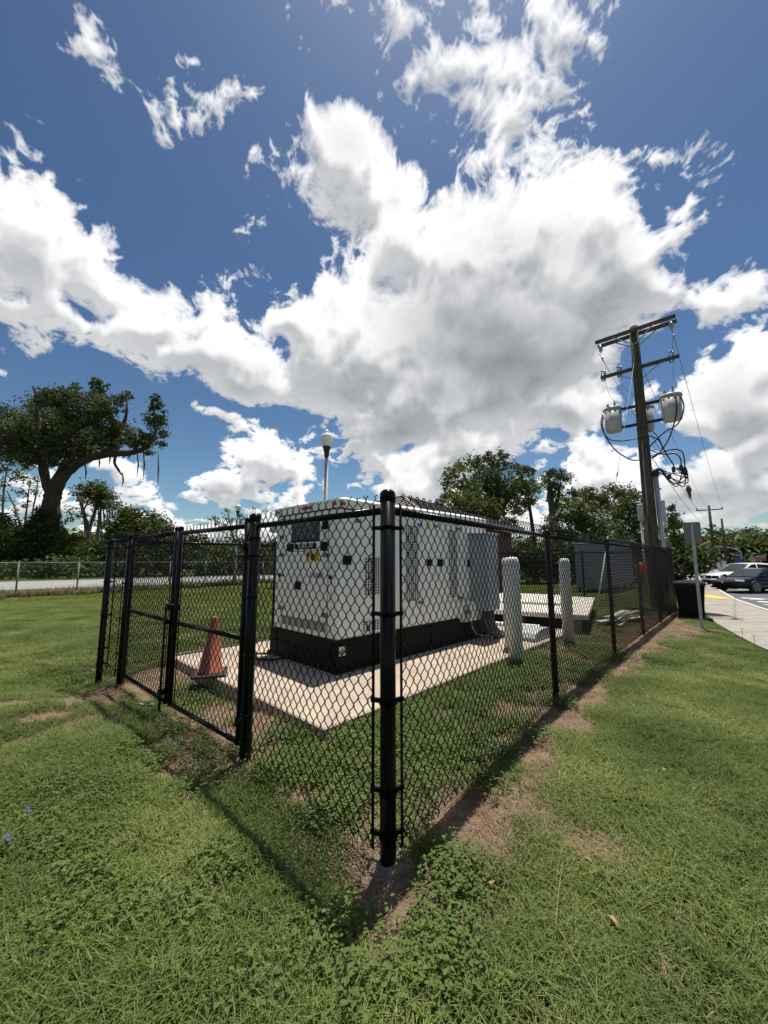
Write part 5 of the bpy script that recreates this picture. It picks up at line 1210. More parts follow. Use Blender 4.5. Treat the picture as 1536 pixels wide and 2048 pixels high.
# ------------------------------------------------------------------ trees and hedges (crown masses x, y, z, radius in metres)
OAK_CROWN = [(-36.3,37.2,13.9,2.7),(-41.6,45.9,19.1,3.34),(-33.9,39.8,18.5,2.37),(-40.3,40.0,16.5,2.38),(-47.3,44.9,15.9,3.56),(-44.7,40.2,15.5,3.19),(-40.2,45.6,16.8,3.32),(-33.9,41.5,16.8,2.74),(-33.3,42.5,19.9,1.8),(-30.3,40.6,18.2,1.72),(-30.0,38.1,19.7,0.81),(-29.4,38.4,19.3,0.71),(-29.7,41.4,19.4,0.99),(-30.7,44.3,21.2,0.64),(-31.1,41.6,16.6,1.98),(-30.4,42.9,16.3,1.59),(-27.0,40.4,14.9,1.28),(-26.7,41.5,14.6,0.99),(-30.5,38.9,13.7,1.54),(-35.0,41.1,13.8,1.95),(-34.5,38.3,11.9,1.42),(-35.4,37.4,11.4,1.19),(-35.2,37.8,13.1,2.0),(-38.5,39.1,13.2,2.07),(-26.3,42.5,19.0,1.12),(-27.1,43.6,17.6,1.5),(-27.0,42.9,15.4,1.36),(-25.7,42.7,17.7,1.02),(-25.0,40.3,19.1,0.64),(-24.1,40.8,15.3,0.75),(-25.6,41.0,13.2,0.65),(-25.9,43.8,14.9,0.69),(-33.8,38.5,18.1,1.42),(-37.8,44.9,22.5,0.83),(-34.6,37.4,17.7,1.38),(-31.3,43.1,15.3,1.14),(-31.2,38.5,12.5,0.81),(-51.1,44.7,14.6,3.55),(-27.4,39.6,13.9,0.84),(-37.0,44.7,16.5,2.36),(-35.0,39.9,13.2,1.58),(-33.0,43.5,14.4,0.86),(-36.9,46.5,14.9,0.8),(-32.9,46.2,15.6,0.85),(-32.2,38.6,11.7,0.66),(-27.1,40.4,13.9,0.75),(-29.5,37.9,12.6,0.6),(-32.1,43.9,14.9,0.81)]
OAK_IVY = [(-35.6,40.6,3.4,1.39),(-36.3,40.6,2.6,1.61),(-35.1,40.7,4.7,1.08),(-37.9,41.5,2.4,1.43),(-35.1,40.5,2.1,1.82),(-36.3,40.7,4.7,1.18),(-34.4,40.6,2.9,0.86),(-37.1,41.0,4.0,1.3),(-35.2,40.9,6.1,0.65),(-36.3,40.8,6.1,0.97),(-36.8,41.0,5.8,0.76),(-35.2,40.5,4.2,1.28),(-35.9,40.8,5.3,0.97)]
THIN_L = [(-45.9,45.6,13.3,0.96),(-47.5,48.0,12.6,1.14),(-46.3,46.1,10.9,0.97),(-45.6,47.1,11.8,0.87),(-42.8,45.1,9.5,0.71),(-45.5,48.7,11.8,0.9),(-48.0,48.6,9.2,0.77),(-42.4,45.1,8.0,0.6),(-44.5,48.8,10.2,0.77),(-46.3,45.5,12.4,0.96),(-47.7,46.1,11.3,1.1),(-45.7,47.4,7.8,0.63)]
MID = [(-36.9,47.1,9.6,1.0),(-36.2,47.4,10.6,1.25),(-34.9,47.1,9.9,1.24),(-33.4,46.1,8.8,1.22),(-33.6,45.2,7.9,0.96),(-31.5,44.5,8.0,0.71),(-34.4,45.8,9.0,1.33),(-35.3,45.7,9.6,0.85)]
MIDLIGHT = [(-38.0,46.8,9.8,0.8),(-35.5,44.6,8.3,0.71),(-38.2,46.4,7.6,0.86),(-37.8,46.7,6.7,0.74),(-38.2,46.0,6.4,0.55),(-35.5,45.2,6.9,0.6),(-34.8,45.1,6.0,0.6),(-37.4,46.8,10.5,0.56),(-33.9,45.0,6.0,0.59),(-32.4,44.8,5.6,0.53)]
BUSH_A = [(-26.0,38.5,5.8,1.22),(-25.7,40.0,6.2,1.27),(-24.4,40.0,5.5,1.06),(-26.9,38.9,4.8,1.23),(-25.4,38.9,4.6,1.54),(-24.0,39.2,4.1,1.35),(-27.7,39.8,3.6,1.26),(-25.2,39.2,3.1,1.56),(-22.9,38.8,3.3,1.23)]
BUSH_B = [(-24.4,41.9,5.9,0.78),(-22.8,40.6,5.1,0.75),(-22.9,41.8,4.5,0.66),(-23.3,39.9,4.7,0.95),(-22.7,40.1,3.4,1.06),(-22.3,41.2,3.4,0.76)]
BUSH_C = [(-40.9,41.2,5.6,1.41),(-38.0,39.5,3.9,1.36),(-41.2,41.0,3.7,1.62),(-36.8,38.6,2.6,1.22),(-38.4,38.8,2.3,1.54),(-37.6,40.3,2.9,0.85)]
BUSH_D = [(-32.3,39.8,3.4,0.84),(-30.6,38.7,2.8,0.92),(-32.9,39.6,2.6,0.84),(-29.3,38.1,2.3,0.81),(-30.7,38.2,2.2,0.91),(-29.2,39.2,2.6,0.83)]
SAPLING = [(-10.5,23.4,4.1,0.22),(-10.6,24.4,3.9,0.26),(-9.7,23.6,4.5,0.25),(-9.7,24.1,4.1,0.29),(-9.5,23.2,3.6,0.21),(-9.3,24.7,4.4,0.2),(-9.2,24.6,3.9,0.26),(-9.0,23.3,3.5,0.22),(-10.5,24.7,3.5,0.23),(-8.5,23.4,4.1,0.15),(-9.4,23.7,3.1,0.31),(-9.2,24.2,2.8,0.32)]
BARE = [(-8.2,24.3,4.8,0.29),(-8.2,25.4,4.5,0.27),(-8.7,24.9,4.4,0.23),(-7.9,25.4,4.8,0.23),(-8.5,25.8,4.1,0.24),(-8.9,25.1,4.1,0.2),(-7.8,25.0,4.3,0.2)]
T1 = [(6.0,33.3,9.0,1.06),(7.2,34.7,10.2,0.92),(9.0,37.3,11.2,1.18),(9.1,33.1,10.5,0.7),(10.1,34.2,10.4,1.0),(10.5,33.3,10.7,0.62),(10.7,34.8,9.3,1.56),(9.6,37.0,9.6,1.86),(7.7,34.8,8.6,1.38),(13.1,36.5,9.7,1.06),(12.7,33.4,9.2,0.79),(14.9,38.2,9.1,1.21),(12.3,33.8,7.7,1.34),(11.3,34.1,7.3,1.53),(10.3,36.0,7.9,1.71),(8.9,38.2,8.0,1.51),(14.4,37.6,7.4,1.09),(13.8,38.8,6.9,1.23),(6.5,37.6,8.7,0.89),(10.7,35.3,6.6,1.68),(8.9,35.5,6.5,1.69)]
T1F = [(5.3,31.8,7.0,0.76),(5.7,29.6,6.2,0.86),(7.1,31.4,6.3,1.0),(8.2,31.7,5.9,0.92),(8.8,31.0,5.6,0.82),(5.6,30.2,5.5,0.96),(7.1,30.1,5.1,1.03),(9.6,31.8,5.1,0.92),(9.8,30.0,4.5,0.71),(4.4,29.8,6.0,0.47)]
T2 = [(21.8,51.0,12.6,0.88),(21.9,49.0,12.9,0.78),(22.6,48.7,12.5,0.84),(23.8,49.6,12.0,0.79),(21.4,49.3,11.3,0.91),(23.1,50.1,11.3,1.06),(22.2,49.4,10.0,0.91),(24.3,49.4,10.3,0.78),(24.8,48.8,9.9,0.65),(24.6,49.2,9.0,0.65),(27.1,51.3,10.6,0.81),(26.3,49.3,9.3,0.78),(23.0,50.7,8.8,0.8),(22.2,51.1,9.6,0.61),(24.0,50.9,9.6,0.61)]
T3 = [(14.9,30.6,6.1,0.65),(15.8,29.5,6.6,0.7),(18.6,30.7,7.0,0.81),(18.5,28.7,6.6,0.68),(14.5,31.9,3.4,1.18),(14.7,29.4,2.3,1.01),(17.8,32.0,2.4,1.27),(18.2,28.9,2.5,1.15),(13.5,30.3,4.7,0.72),(14.2,29.6,5.2,0.86),(14.6,28.5,5.3,0.98),(16.7,30.2,6.1,1.04),(17.6,30.1,6.5,0.95),(19.5,31.1,6.8,0.99),(20.9,31.7,6.7,0.84),(19.2,28.4,5.4,0.75),(18.3,28.8,5.3,1.29),(18.9,32.0,5.3,1.52),(15.7,28.9,4.5,1.3),(14.4,29.0,4.2,1.22),(13.9,30.5,3.8,1.13),(20.6,30.9,4.6,1.06),(19.2,30.8,3.9,1.46),(16.1,28.1,3.4,1.34),(16.5,31.6,3.4,1.34),(12.4,29.1,4.0,0.62),(14.1,30.2,2.7,1.04),(15.7,29.5,2.1,1.09),(16.7,28.1,2.1,1.04),(19.8,30.0,2.9,0.95)]
T4 = [(21.7,29.2,5.5,0.39),(21.6,28.8,4.7,0.53),(22.6,29.9,4.1,0.71),(23.5,30.5,3.3,0.65),(23.3,29.8,2.7,0.55),(22.4,30.0,2.9,0.87),(22.1,28.8,2.1,0.69),(21.9,30.0,2.1,0.71),(22.7,31.1,4.0,0.57),(24.2,30.8,1.9,0.37),(23.4,30.6,4.3,0.4)]
FAR0 = [(71.2,86.8,2.8,1.38),(70.3,84.3,3.9,1.56),(73.4,86.8,2.3,1.61),(70.6,85.3,1.5,1.58)]
FAR1 = [(81.9,94.4,5.1,1.75),(80.8,91.0,5.8,1.68),(80.2,93.9,4.1,1.49),(78.2,89.3,3.4,1.89),(80.6,89.6,4.0,1.66),(80.0,92.6,2.3,1.71)]
FAR2 = [(78.8,85.5,6.6,1.81),(85.1,89.7,7.9,1.66),(79.5,87.6,5.3,1.85),(84.0,89.3,5.7,2.36),(87.9,90.9,6.6,1.68),(82.1,88.2,3.4,2.56),(84.8,88.0,4.0,2.09)]
FAR3 = [(81.8,82.3,6.8,1.52),(87.2,86.2,6.1,2.05),(80.9,82.2,4.6,1.96),(88.4,86.5,3.9,2.29),(83.4,83.9,2.8,2.22)]
OAK_LIMBS = [([(-36.3,42.0,-0.0),(-36.5,42.0,2.7),(-36.6,42.0,5.4),(-36.6,42.0,7.6),(-36.5,42.0,9.0),(-36.6,42.0,10.1)],[1.35,1.1,0.92,0.84,0.82,0.78]),([(-36.6,42.0,8.7),(-37.5,42.0,10.4),(-38.2,42.0,12.7),(-39.1,42.0,15.0),(-40.0,42.0,17.0)],[0.62,0.5,0.42,0.34,0.2]),([(-37.7,41.5,12.5),(-38.5,41.5,16.0),(-39.0,41.5,19.4),(-39.7,41.5,21.1)],[0.32,0.26,0.17,0.11]),([(-36.5,42.0,9.5),(-35.6,42.0,11.8),(-34.8,42.0,13.5),(-34.0,42.0,15.8),(-33.1,42.0,18.5),(-32.4,42.0,20.3)],[0.62,0.52,0.42,0.34,0.24,0.12]),([(-36.4,42.0,9.0),(-35.7,42.0,10.7),(-34.4,42.0,12.1),(-32.6,42.0,13.0),(-30.4,42.0,13.4),(-28.3,42.0,13.5),(-26.7,42.0,14.1),(-25.8,42.0,15.6),(-25.8,42.0,17.9)],[0.7,0.62,0.54,0.46,0.38,0.32,0.25,0.18,0.1]),([(-35.4,43.0,13.8),(-32.7,43.0,15.3),(-30.2,43.0,17.1),(-29.9,43.0,19.8)],[0.35,0.28,0.2,0.1]),([(-38.2,42.0,12.7),(-40.2,42.0,13.8),(-42.6,42.0,15.0),(-45.5,42.0,15.6)],[0.4,0.34,0.28,0.2]),([(-29.8,41.8,13.3),(-29.9,41.8,12.3),(-29.4,41.8,11.5),(-29.0,41.8,10.9)],[0.16,0.14,0.12,0.05]),([(-26.9,41.8,14.0),(-28.0,41.8,13.5),(-28.4,41.8,12.8)],[0.14,0.1,0.06])]
OAK_MOSS = [[(-30.56,41.8,13.46),(-30.44,41.8,12.75),(-30.49,41.8,12.04)],[(-29.03,41.8,13.18),(-28.96,41.8,12.95),(-29.05,41.8,12.72)],[(-27.44,41.8,13.46),(-27.27,41.8,12.04),(-27.27,41.8,10.63)],[(-26.8,41.8,13.75),(-26.61,41.8,12.04),(-26.59,41.8,10.34)],[(-25.18,41.8,13.75),(-24.97,41.8,11.61),(-24.93,41.8,9.5)],[(-31.69,41.8,13.06),(-31.57,41.8,12.32),(-31.61,41.8,11.59)],[(-33.1,41.8,12.04),(-32.96,41.8,11.19),(-32.99,41.8,10.34)],[(-28.92,41.8,11.19),(-28.79,41.8,10.34),(-28.83,41.8,9.5)],[(-33.25,41.8,13.06),(-33.13,41.8,12.41),(-33.18,41.8,11.76)]]
MID_LIMBS = [([(-34.7,46.0,1.0),(-35.0,46.0,3.7),(-35.4,46.0,5.2),(-36.0,46.0,7.0),(-36.6,46.0,8.5),(-37.2,46.0,9.7)],[0.42,0.34,0.28,0.2,0.14,0.06]),([(-35.3,46.0,4.8),(-34.9,46.0,6.6),(-34.5,46.0,8.5),(-34.0,46.0,9.7)],[0.22,0.18,0.14,0.06]),([(-35.8,46.0,6.6),(-37.1,46.0,7.0),(-38.0,46.0,7.3)],[0.12,0.08,0.04]),([(-36.2,46.0,7.3),(-35.6,46.0,8.8),(-35.2,46.0,10.0)],[0.12,0.08,0.04]),([(-34.4,46.5,1.0),(-34.5,46.5,5.2),(-34.4,46.5,8.2)],[0.25,0.2,0.1])]
MID_MOSS = [[(-34.16,45.6,8.41),(-33.91,45.6,6.31),(-33.77,45.6,4.23)],[(-33.84,45.6,8.11),(-33.53,45.6,5.42),(-33.34,45.6,2.76)],[(-33.48,45.6,8.11),(-33.28,45.6,6.61),(-33.21,45.6,5.12)],[(-33.09,45.6,7.81),(-32.94,45.6,6.76),(-32.9,45.6,5.71)],[(-32.81,45.6,7.99),(-32.67,45.6,7.09),(-32.65,45.6,6.19)],[(-34.49,45.6,8.71),(-34.32,45.6,7.51),(-34.27,45.6,6.31)],[(-35.6,45.6,6.01),(-35.47,45.6,5.27),(-35.46,45.6,4.53)],[(-32.44,45.6,7.81),(-32.31,45.6,7.06),(-32.31,45.6,6.31)]]
THIN_LIMBS = [([(-43.4,47.0,1.0),(-43.9,47.0,4.0),(-44.7,47.0,6.5),(-45.7,47.0,8.6),(-46.7,47.0,10.2)],[0.2,0.17,0.14,0.1,0.04]),([(-43.9,47.0,4.0),(-43.9,47.0,7.1),(-43.9,47.0,9.6),(-43.9,47.0,12.1)],[0.14,0.11,0.08,0.03]),([(-46.0,47.0,1.0),(-46.7,47.0,6.5),(-47.0,47.0,10.2),(-46.9,47.0,13.4)],[0.15,0.13,0.1,0.04]),([(-43.2,47.5,1.0),(-43.6,47.5,6.5),(-43.4,47.5,10.0),(-43.4,47.5,12.2)],[0.13,0.1,0.08,0.03])]
T2_LIMBS = [([(21.8,50.0,-0.3),(22.0,50.0,4.2),(22.0,50.0,7.4),(21.8,50.0,10.1),(21.8,50.0,12.1)],[0.6,0.5,0.45,0.35,0.15]),([(22.1,50.0,7.4),(22.8,50.0,9.7),(23.3,50.0,11.8)],[0.3,0.22,0.1]),([(22.1,50.0,6.1),(23.7,50.0,8.8),(25.1,50.0,10.1)],[0.2,0.15,0.06])]
T2_MOSS = [[(21.64,49.6,10.34),(21.63,49.6,8.86),(21.48,49.6,7.39)],[(21.95,49.6,10.01),(21.91,49.6,8.2),(21.75,49.6,6.41)],[(22.29,49.6,10.34),(22.26,49.6,8.53),(22.09,49.6,6.73)],[(22.6,49.6,10.01),(22.59,49.6,8.69),(22.45,49.6,7.39)]]
SAP_LIMBS = [([(-9.2,24.0,0.6),(-9.3,24.0,2.5),(-9.6,24.0,3.7),(-9.8,24.0,4.6)],[0.08,0.06,0.045,0.02]),([(-9.3,24.0,2.6),(-10.1,24.0,3.4),(-10.6,24.0,4.0)],[0.04,0.03,0.012]),([(-9.4,24.0,3.1),(-9.0,24.0,3.7),(-9.0,24.0,4.2)],[0.035,0.025,0.01])]
BARE_LIMBS = [([(-8.2,25.0,0.6),(-8.4,25.0,3.0),(-8.5,25.0,4.0),(-8.8,25.0,4.6)],[0.06,0.05,0.035,0.01]),([(-8.4,25.0,3.5),(-8.1,25.0,4.3),(-7.8,25.0,4.8)],[0.03,0.022,0.008]),([(-8.4,25.0,3.8),(-8.4,25.0,4.5),(-8.4,25.0,5.0)],[0.025,0.018,0.008])]
T1_LIMBS = [([(10.0,36.0,0.2),(10.1,36.0,4.4),(10.0,36.0,7.2),(9.6,36.0,9.6)],[0.55,0.45,0.35,0.15]),([(10.2,36.0,4.8),(11.9,36.0,7.7),(12.9,36.0,9.4)],[0.3,0.22,0.1]),([(10.1,36.0,5.3),(8.4,36.0,7.9),(7.5,36.0,9.8)],[0.3,0.22,0.1]),([(14.4,36.5,0.6),(14.1,36.5,4.4),(13.8,36.5,7.8)],[0.25,0.2,0.1])]
T3_LIMBS = [([(17.1,30.0,-0.2),(17.2,30.0,2.3),(17.0,30.0,4.3)],[0.35,0.3,0.2]),([(17.2,30.0,2.3),(18.8,30.0,4.3),(19.5,30.0,5.8)],[0.22,0.18,0.08]),([(17.2,30.0,2.3),(15.5,30.0,3.9),(14.6,30.0,5.0)],[0.22,0.18,0.08])]
T4_LIMBS = [([(22.4,30.0,0.4),(22.6,30.0,2.7),(22.5,30.0,4.8)],[0.14,0.1,0.04])]

def leaves(clusters, leaf, dens, seed, flat=0.85, spread=0.36, droop=0.0, aspect=0.45, sub=9):
    rs = np.random.RandomState(seed); P, S = [], []
    for x, y, z, r in clusters:
        ns = max(3, int(sub * max(r, .6) ** 0.7)); d = rs.randn(ns, 3); d /= np.linalg.norm(d, axis=1, keepdims=True)
        c = d * r * (0.35 + 0.60 * rs.rand(ns, 1)) * (1, 1, flat)
        n = int(dens * r * r) + 6
        k = rs.randint(0, ns, n); q = c[k] + rs.randn(n, 3) * r * spread * (0.5 + 0.7 * rs.rand(ns)[k])[:, None] * (1, 1, flat)
        P.append(q + (x, y, z))
    P = np.concatenate(P); P[:, 2] = np.maximum(P[:, 2], 0.05); n = len(P)
    nrm = rs.randn(n, 3); nrm[:, 2] = np.abs(nrm[:, 2]) + 0.35; nrm /= np.linalg.norm(nrm, axis=1, keepdims=True)
    a = np.cross(nrm, rs.randn(n, 3)); a /= np.linalg.norm(a, axis=1, keepdims=True); b = np.cross(nrm, a)
    s = leaf * (0.55 + 0.9 * rs.rand(n, 1)); a = a * s; b = b * s * aspect
    a[:, 2] -= droop * s[:, 0]
    bend = nrm * s * 0.18
    v = np.stack([P - a, P - b + bend, P + a, P + b + bend], 1).reshape(-1, 3)
    return v, np.arange(4 * n).reshape(n, 4)
def tree(name, label, cat, limbs, crowns, group=None, bark=None, moss=None, seed=1):
    if limbs: base = limbs[0][0][0]
    else: base = (np.mean([c[0] for c in crowns[0][0]]), np.mean([c[1] for c in crowns[0][0]]), 0)
    t = thing(name, label, cat, (float(base[0]), float(base[1]), 0), 0, group); off = (base[0], base[1], 0)
    for k, (pts, rad) in enumerate(limbs or []):
        p = [tuple(q) for q in pts]
        if k == 0: p[0] = (p[0][0], p[0][1], -0.3)
        b = MB(); bb, cur = wire('', p, .1, '', '', seg=5)
        rr_ = np.interp(np.linspace(0, len(rad) - 1, len(cur)), range(len(rad)), rad)
        wob = np.random.RandomState(seed + k); rr_ = rr_ * (1 + 0.06 * wob.randn(len(rr_)))
        b.tube(cur, list(map(float, rr_)), 10 if rad[0] > .3 else 6); b.build('trunk' if k == 0 else 'limb', bark or M_BARK, t, off)
    for i, (cl, m, leaf, dens, kw) in enumerate(crowns):
        v, f = leaves(cl, leaf, dens, seed * 13 + i, **kw); o = arr_mesh(kw.get('nm', 'crown') if False else ('crown' if i == 0 else 'foliage'), v - np.array(off), f, m, t); o['kind'] = 'stuff'
    if moss:
        b = MB(); rm = random.Random(seed)
        for strand in moss:
            b.tube([(x + rm.uniform(-.05, .05), y, z) for x, y, z in strand], [.05, .09, .015], 5)
        o = b.build('moss', M_MOSS, t, off); o['kind'] = 'stuff'
    return t
tree('oak_tree', 'huge dark live oak with an ivy-covered trunk and one long limb reaching right', 'tree', OAK_LIMBS, [([(x, y, z, r * .92) for x, y, z, r in OAK_CROWN], M_OAK, .18, 330, dict(sub=20, spread=.22)), (OAK_IVY, M_HEDGE, .19, 800, dict(flat=1.1))], moss=OAK_MOSS, seed=3)
tree('thin_tree', 'sparse pale thin-trunked tree left of the oak trunk', 'tree', THIN_LIMBS, [(THIN_L, M_LIGHTLEAF, .18, 120, {})], bark=M_PALEBARK, seed=4)
tree('mossy_tree', 'half bare tree with dark clump and hanging moss right of the big oak', 'tree', MID_LIMBS, [(MID, M_OAK2, .17, 380, {}), (MIDLIGHT, M_LIGHTLEAF, .16, 110, {})], bark=M_PALEBARK, moss=MID_MOSS, seed=5)
tree('bushy_tree', 'round dense green bushy tree behind the left end of the gate', 'tree', [([(-25.5, 40, -.3), (-25.4, 40, 2.5), (-25.2, 40, 4)], [.2, .16, .1])], [(BUSH_A, M_BUSH, .16, 520, {})], seed=6)
tree('bushy_tree', 'smaller yellowish bushy tree just right of the round dense one', 'tree', [([(-22.8, 41, -.3), (-22.8, 41, 2.5), (-22.6, 41, 4)], [.15, .12, .08])], [(BUSH_B, M_BUSH, .15, 460, {})], seed=7)
tree('shrub', 'dark tall shrub at the left edge beside the oak', 'shrub', None, [(BUSH_C, M_OAK2, .18, 460, {})], seed=8)
tree('shrub', 'mid green shrub at the foot of the mossy tree', 'shrub', None, [(BUSH_D, M_BUSH, .17, 480, {})], seed=9)
tree('sapling', 'slim young sapling with small leaf tufts by the far globe lamp', 'sapling', SAP_LIMBS, [(SAPLING, M_LIGHTLEAF, .10, 520, dict(sub=6))], bark=M_PALEBARK, seed=10)
tree('sapling', 'nearly bare thin sapling between the far lamp and the generator', 'sapling', BARE_LIMBS, [(BARE, M_LIGHTLEAF, .06, 260, dict(sub=8))], bark=M_PALEBARK, seed=11)
tree('oak_tree', 'broad tall dark green tree rising behind the brick building roof', 'tree', T1_LIMBS, [(T1, M_OAK2, .16, 330, dict(sub=16, spread=.24))], seed=12)
tree('round_tree', 'lighter green rounded tree at the right end of the brick roof', 'tree', [([(8.0, 31, -.3), (8.0, 31, 3), (7.8, 31, 5)], [.25, .2, .1])], [(T1F, M_BUSH, .14, 460, {})], seed=13)
tree('mossy_tree', 'narrow dark tree with moss on its trunk, between two broader crowns', 'tree', T2_LIMBS, [(T2, M_OAK, .18, 340, {})], moss=T2_MOSS, seed=14)
tree('round_tree', 'wide rounded olive green tree just left of the utility pole', 'tree', T3_LIMBS, [(T3, M_OAK2, .13, 520, dict(sub=14, spread=.3))], seed=15)
tree('feathery_tree', 'bright green feathery tree just right of the utility pole', 'tree', T4_LIMBS, [(T4, M_CYP, .12, 800, {})], seed=16)
for i, (cl, lab) in enumerate(((FAR0, 'low far tree at the end of the sidewalk'), (FAR1, 'far dark oak behind the distant crossarm pole'), (FAR2, 'tall far dark oak above the white parked cars'), (FAR3, 'far dark oak at the right edge above the red sign'))):
    x = float(np.mean([c[0] for c in cl])); y = float(np.mean([c[1] for c in cl]))
    tree('oak_tree', lab, 'tree', [([(x, y, -.3), (x, y, 2.5), (x + .3, y, 5)], [.4, .32, .2])], [(cl, M_OAK, .24, 260, {})], seed=20 + i)
# hedgerow beyond the road, undergrowth behind the enclosure, far wood all round
rs = np.random.RandomState(5)
hd = []
for s in np.arange(-40, 62, 1.1):
    q = np.array(road_pt(s, 15.0 + rs.uniform(-.5, .8))); hd += [(q[0], q[1], rs.uniform(.6, 1.0), 1.0)] + [] if rs.rand() < .38 else [(q[0], q[1], rs.uniform(.6, 1.0), 1.0), (q[0], q[1] + .6, rs.uniform(1.1, 2.3) + .6 * sin(s * .35), 1.1)]
v, f = leaves(hd, .20, 200, 31, sub=7); h = arr_mesh('hedge', v, f, M_HEDGE); tag(h, 'long dark overgrown hedge along the far side of the road', 'hedge')
und = []
for k in range(46):
    t = k / 45; und += [(8.5 + 15 * t + rs.uniform(-.5, .5), 25.5 + 3.0 * t + rs.uniform(-.6, .6), rs.uniform(.6, 2.3), 1.0)]
v, f = leaves(und, .17, 240, 32, sub=7); h = arr_mesh('hedge', v, f, M_HEDGE); tag(h, 'dark hedge under the trees beyond the far end of the enclosure', 'hedge')
far = []
for k in range(260):
    a = radians(-82 + 164 * k / 259 + rs.uniform(-.3, .3)); D = rs.uniform(95, 130)
    for j in range(2): far.append((D * sin(a), D * cos(a), rs.uniform(1.5, 4.5) + 1.0 * j, rs.uniform(2.6, 3.8)))
v, f = leaves(far, .75, 14, 33, sub=7); h = arr_mesh('woods', v, f, M_OAK2); h['kind'] = 'stuff'; tag(h, 'far wood closing the view all along the horizon', 'woods', kind='stuff')

# ------------------------------------------------------------------ grass, weeds, straw: instanced patches of real blades
PROTO = bpy.data.collections.new('plant_prototypes')          # not linked to the scene: only the scatter refers to it
def blades_mesh(name, m, n, R, h, w, lean, seed, flat=False, segs=3):
    rs = np.random.RandomState(seed); V_, F_ = [], []
    r = R * np.sqrt(rs.rand(n)); a = rs.rand(n) * 2 * pi
    for i in range(n):
        x0, y0 = r[i] * cos(a[i]), r[i] * sin(a[i]); H = h * (0.45 + 0.8 * rs.rand()); d = rs.rand() * 2 * pi; L_ = lean * (0.3 + 1.2 * rs.rand()); ww = w * (.7 + .6 * rs.rand()); fd = d + pi / 2 + rs.uniform(-.5, .5)
        o = len(V_); z0 = -0.01
        for k in range(segs + 1):
            t = k / segs; z = H * (t - 0.32 * L_ * t * t) if not flat else 0.008 + 0.016 * sin(pi * t) * rs.rand() + .004 * k
            q = H * L_ * t * t if not flat else H * t
            x, y = x0 + cos(d) * q, y0 + sin(d) * q; hw = ww * (1 - t) ** .6 / 2 if k < segs else 0
            if k == segs: V_.append((x, y, z + (z0 if k == 0 else 0)))
            else:
                z = z if k else (z0 if not flat else .004)
                V_ += [(x + cos(fd) * hw, y + sin(fd) * hw, z), (x - cos(fd) * hw, y - sin(fd) * hw, z)]
        for k in range(segs - 1): F_.append((o + 2 * k, o + 2 * k + 1, o + 2 * k + 3, o + 2 * k + 2))
        F_.append((o + 2 * segs - 2, o + 2 * segs - 1, o + 2 * segs))
    me = bpy.data.meshes.new(name); me.from_pydata(V_, [], F_); me.materials.append(m); me.update(); return me
def weed_mesh(name, m, n, R, h, ls, seed, trifoliate=False):
    rs = np.random.RandomState(seed); V_, F_ = [], []
    for i in range(n):
        r = R * sqrt(rs.rand()); a = rs.rand() * 2 * pi; bx, by = r * cos(a), r * sin(a); H = h * (.35 + .9 * rs.rand())
        d = rs.rand() * 2 * pi; tx, ty = bx + cos(d) * H * .5, by + sin(d) * H * .5
        o = len(V_); V_ += [(bx - .001, by, -.01), (bx + .001, by, -.01), (tx, ty, H)]; F_.append((o, o + 1, o + 2))
        for k in range(3 if trifoliate else rs.randint(2, 5)):
            e = d + k * 2.1 + rs.uniform(-.4, .4); l = ls * (.6 + .8 * rs.rand()); up = rs.uniform(-.15, .45); wv = l * (.42 if trifoliate else .36)
            ux, uy, uz = cos(e) * cos(up), sin(e) * cos(up), sin(up); sx, sy = -sin(e), cos(e)
            hz = H * (1 if k == 0 else rs.uniform(.55, 1.0)); px_, py_ = bx + (tx - bx) * hz / H, by + (ty - by) * hz / H
            o = len(V_)
            for q, wd, dz in ((.0, 0, 0), (.35, .9, .04), (.35, -.9, .04), (.75, .8, .02), (.75, -.8, .02), (1.0, 0, -.10), (.55, 0, -.05)):
                V_.append((px_ + ux * l * q + sx * wv * wd, py_ + uy * l * q + sy * wv * wd, hz + uz * l * q + dz * l))
            F_ += [(o, o + 6, o + 1), (o, o + 2, o + 6), (o + 1, o + 6, o + 3), (o + 2, o + 4, o + 6), (o + 3, o + 6, o + 5), (o + 4, o + 5, o + 6)]
    me = bpy.data.meshes.new(name); me.from_pydata(V_, [], F_); me.materials.append(m); me.update(); return me
M_GRASS = leaf_mat('lawn_blades', (0.084, 0.130, 0.028), (0.248, 0.296, 0.088), 1.1, 0.40, .6, 55.0, tint=(0.50, 0.42, 0.22), span=0.11)
M_GRASS2 = leaf_mat('lawn_blades_far', (0.110, 0.156, 0.024), (0.262, 0.304, 0.072), 0.45, 0.40, .6, 20.0, tint=(0.40, 0.34, 0.15), span=0.11)
M_WEED = leaf_mat('weed_leaves', (0.070, 0.115, 0.024), (0.160, 0.215, 0.056), 2.0, 0.38, .6, 60.0)
M_CLOVER = leaf_mat('clover_leaves', (0.050, 0.100, 0.014), (0.125, 0.180, 0.030), 2.0, 0.38, .6, 60.0)
M_STRAW = leaf_mat('dry_straw', (0.17, 0.115, 0.07), (0.36, 0.265, 0.17), 3.0, 0.1, .8, 70.0)
PROTOS = []
def proto(me):
    o = bpy.data.objects.new(me.name, me); PROTO.objects.link(o); PROTOS.append(o); return len(PROTOS) - 1
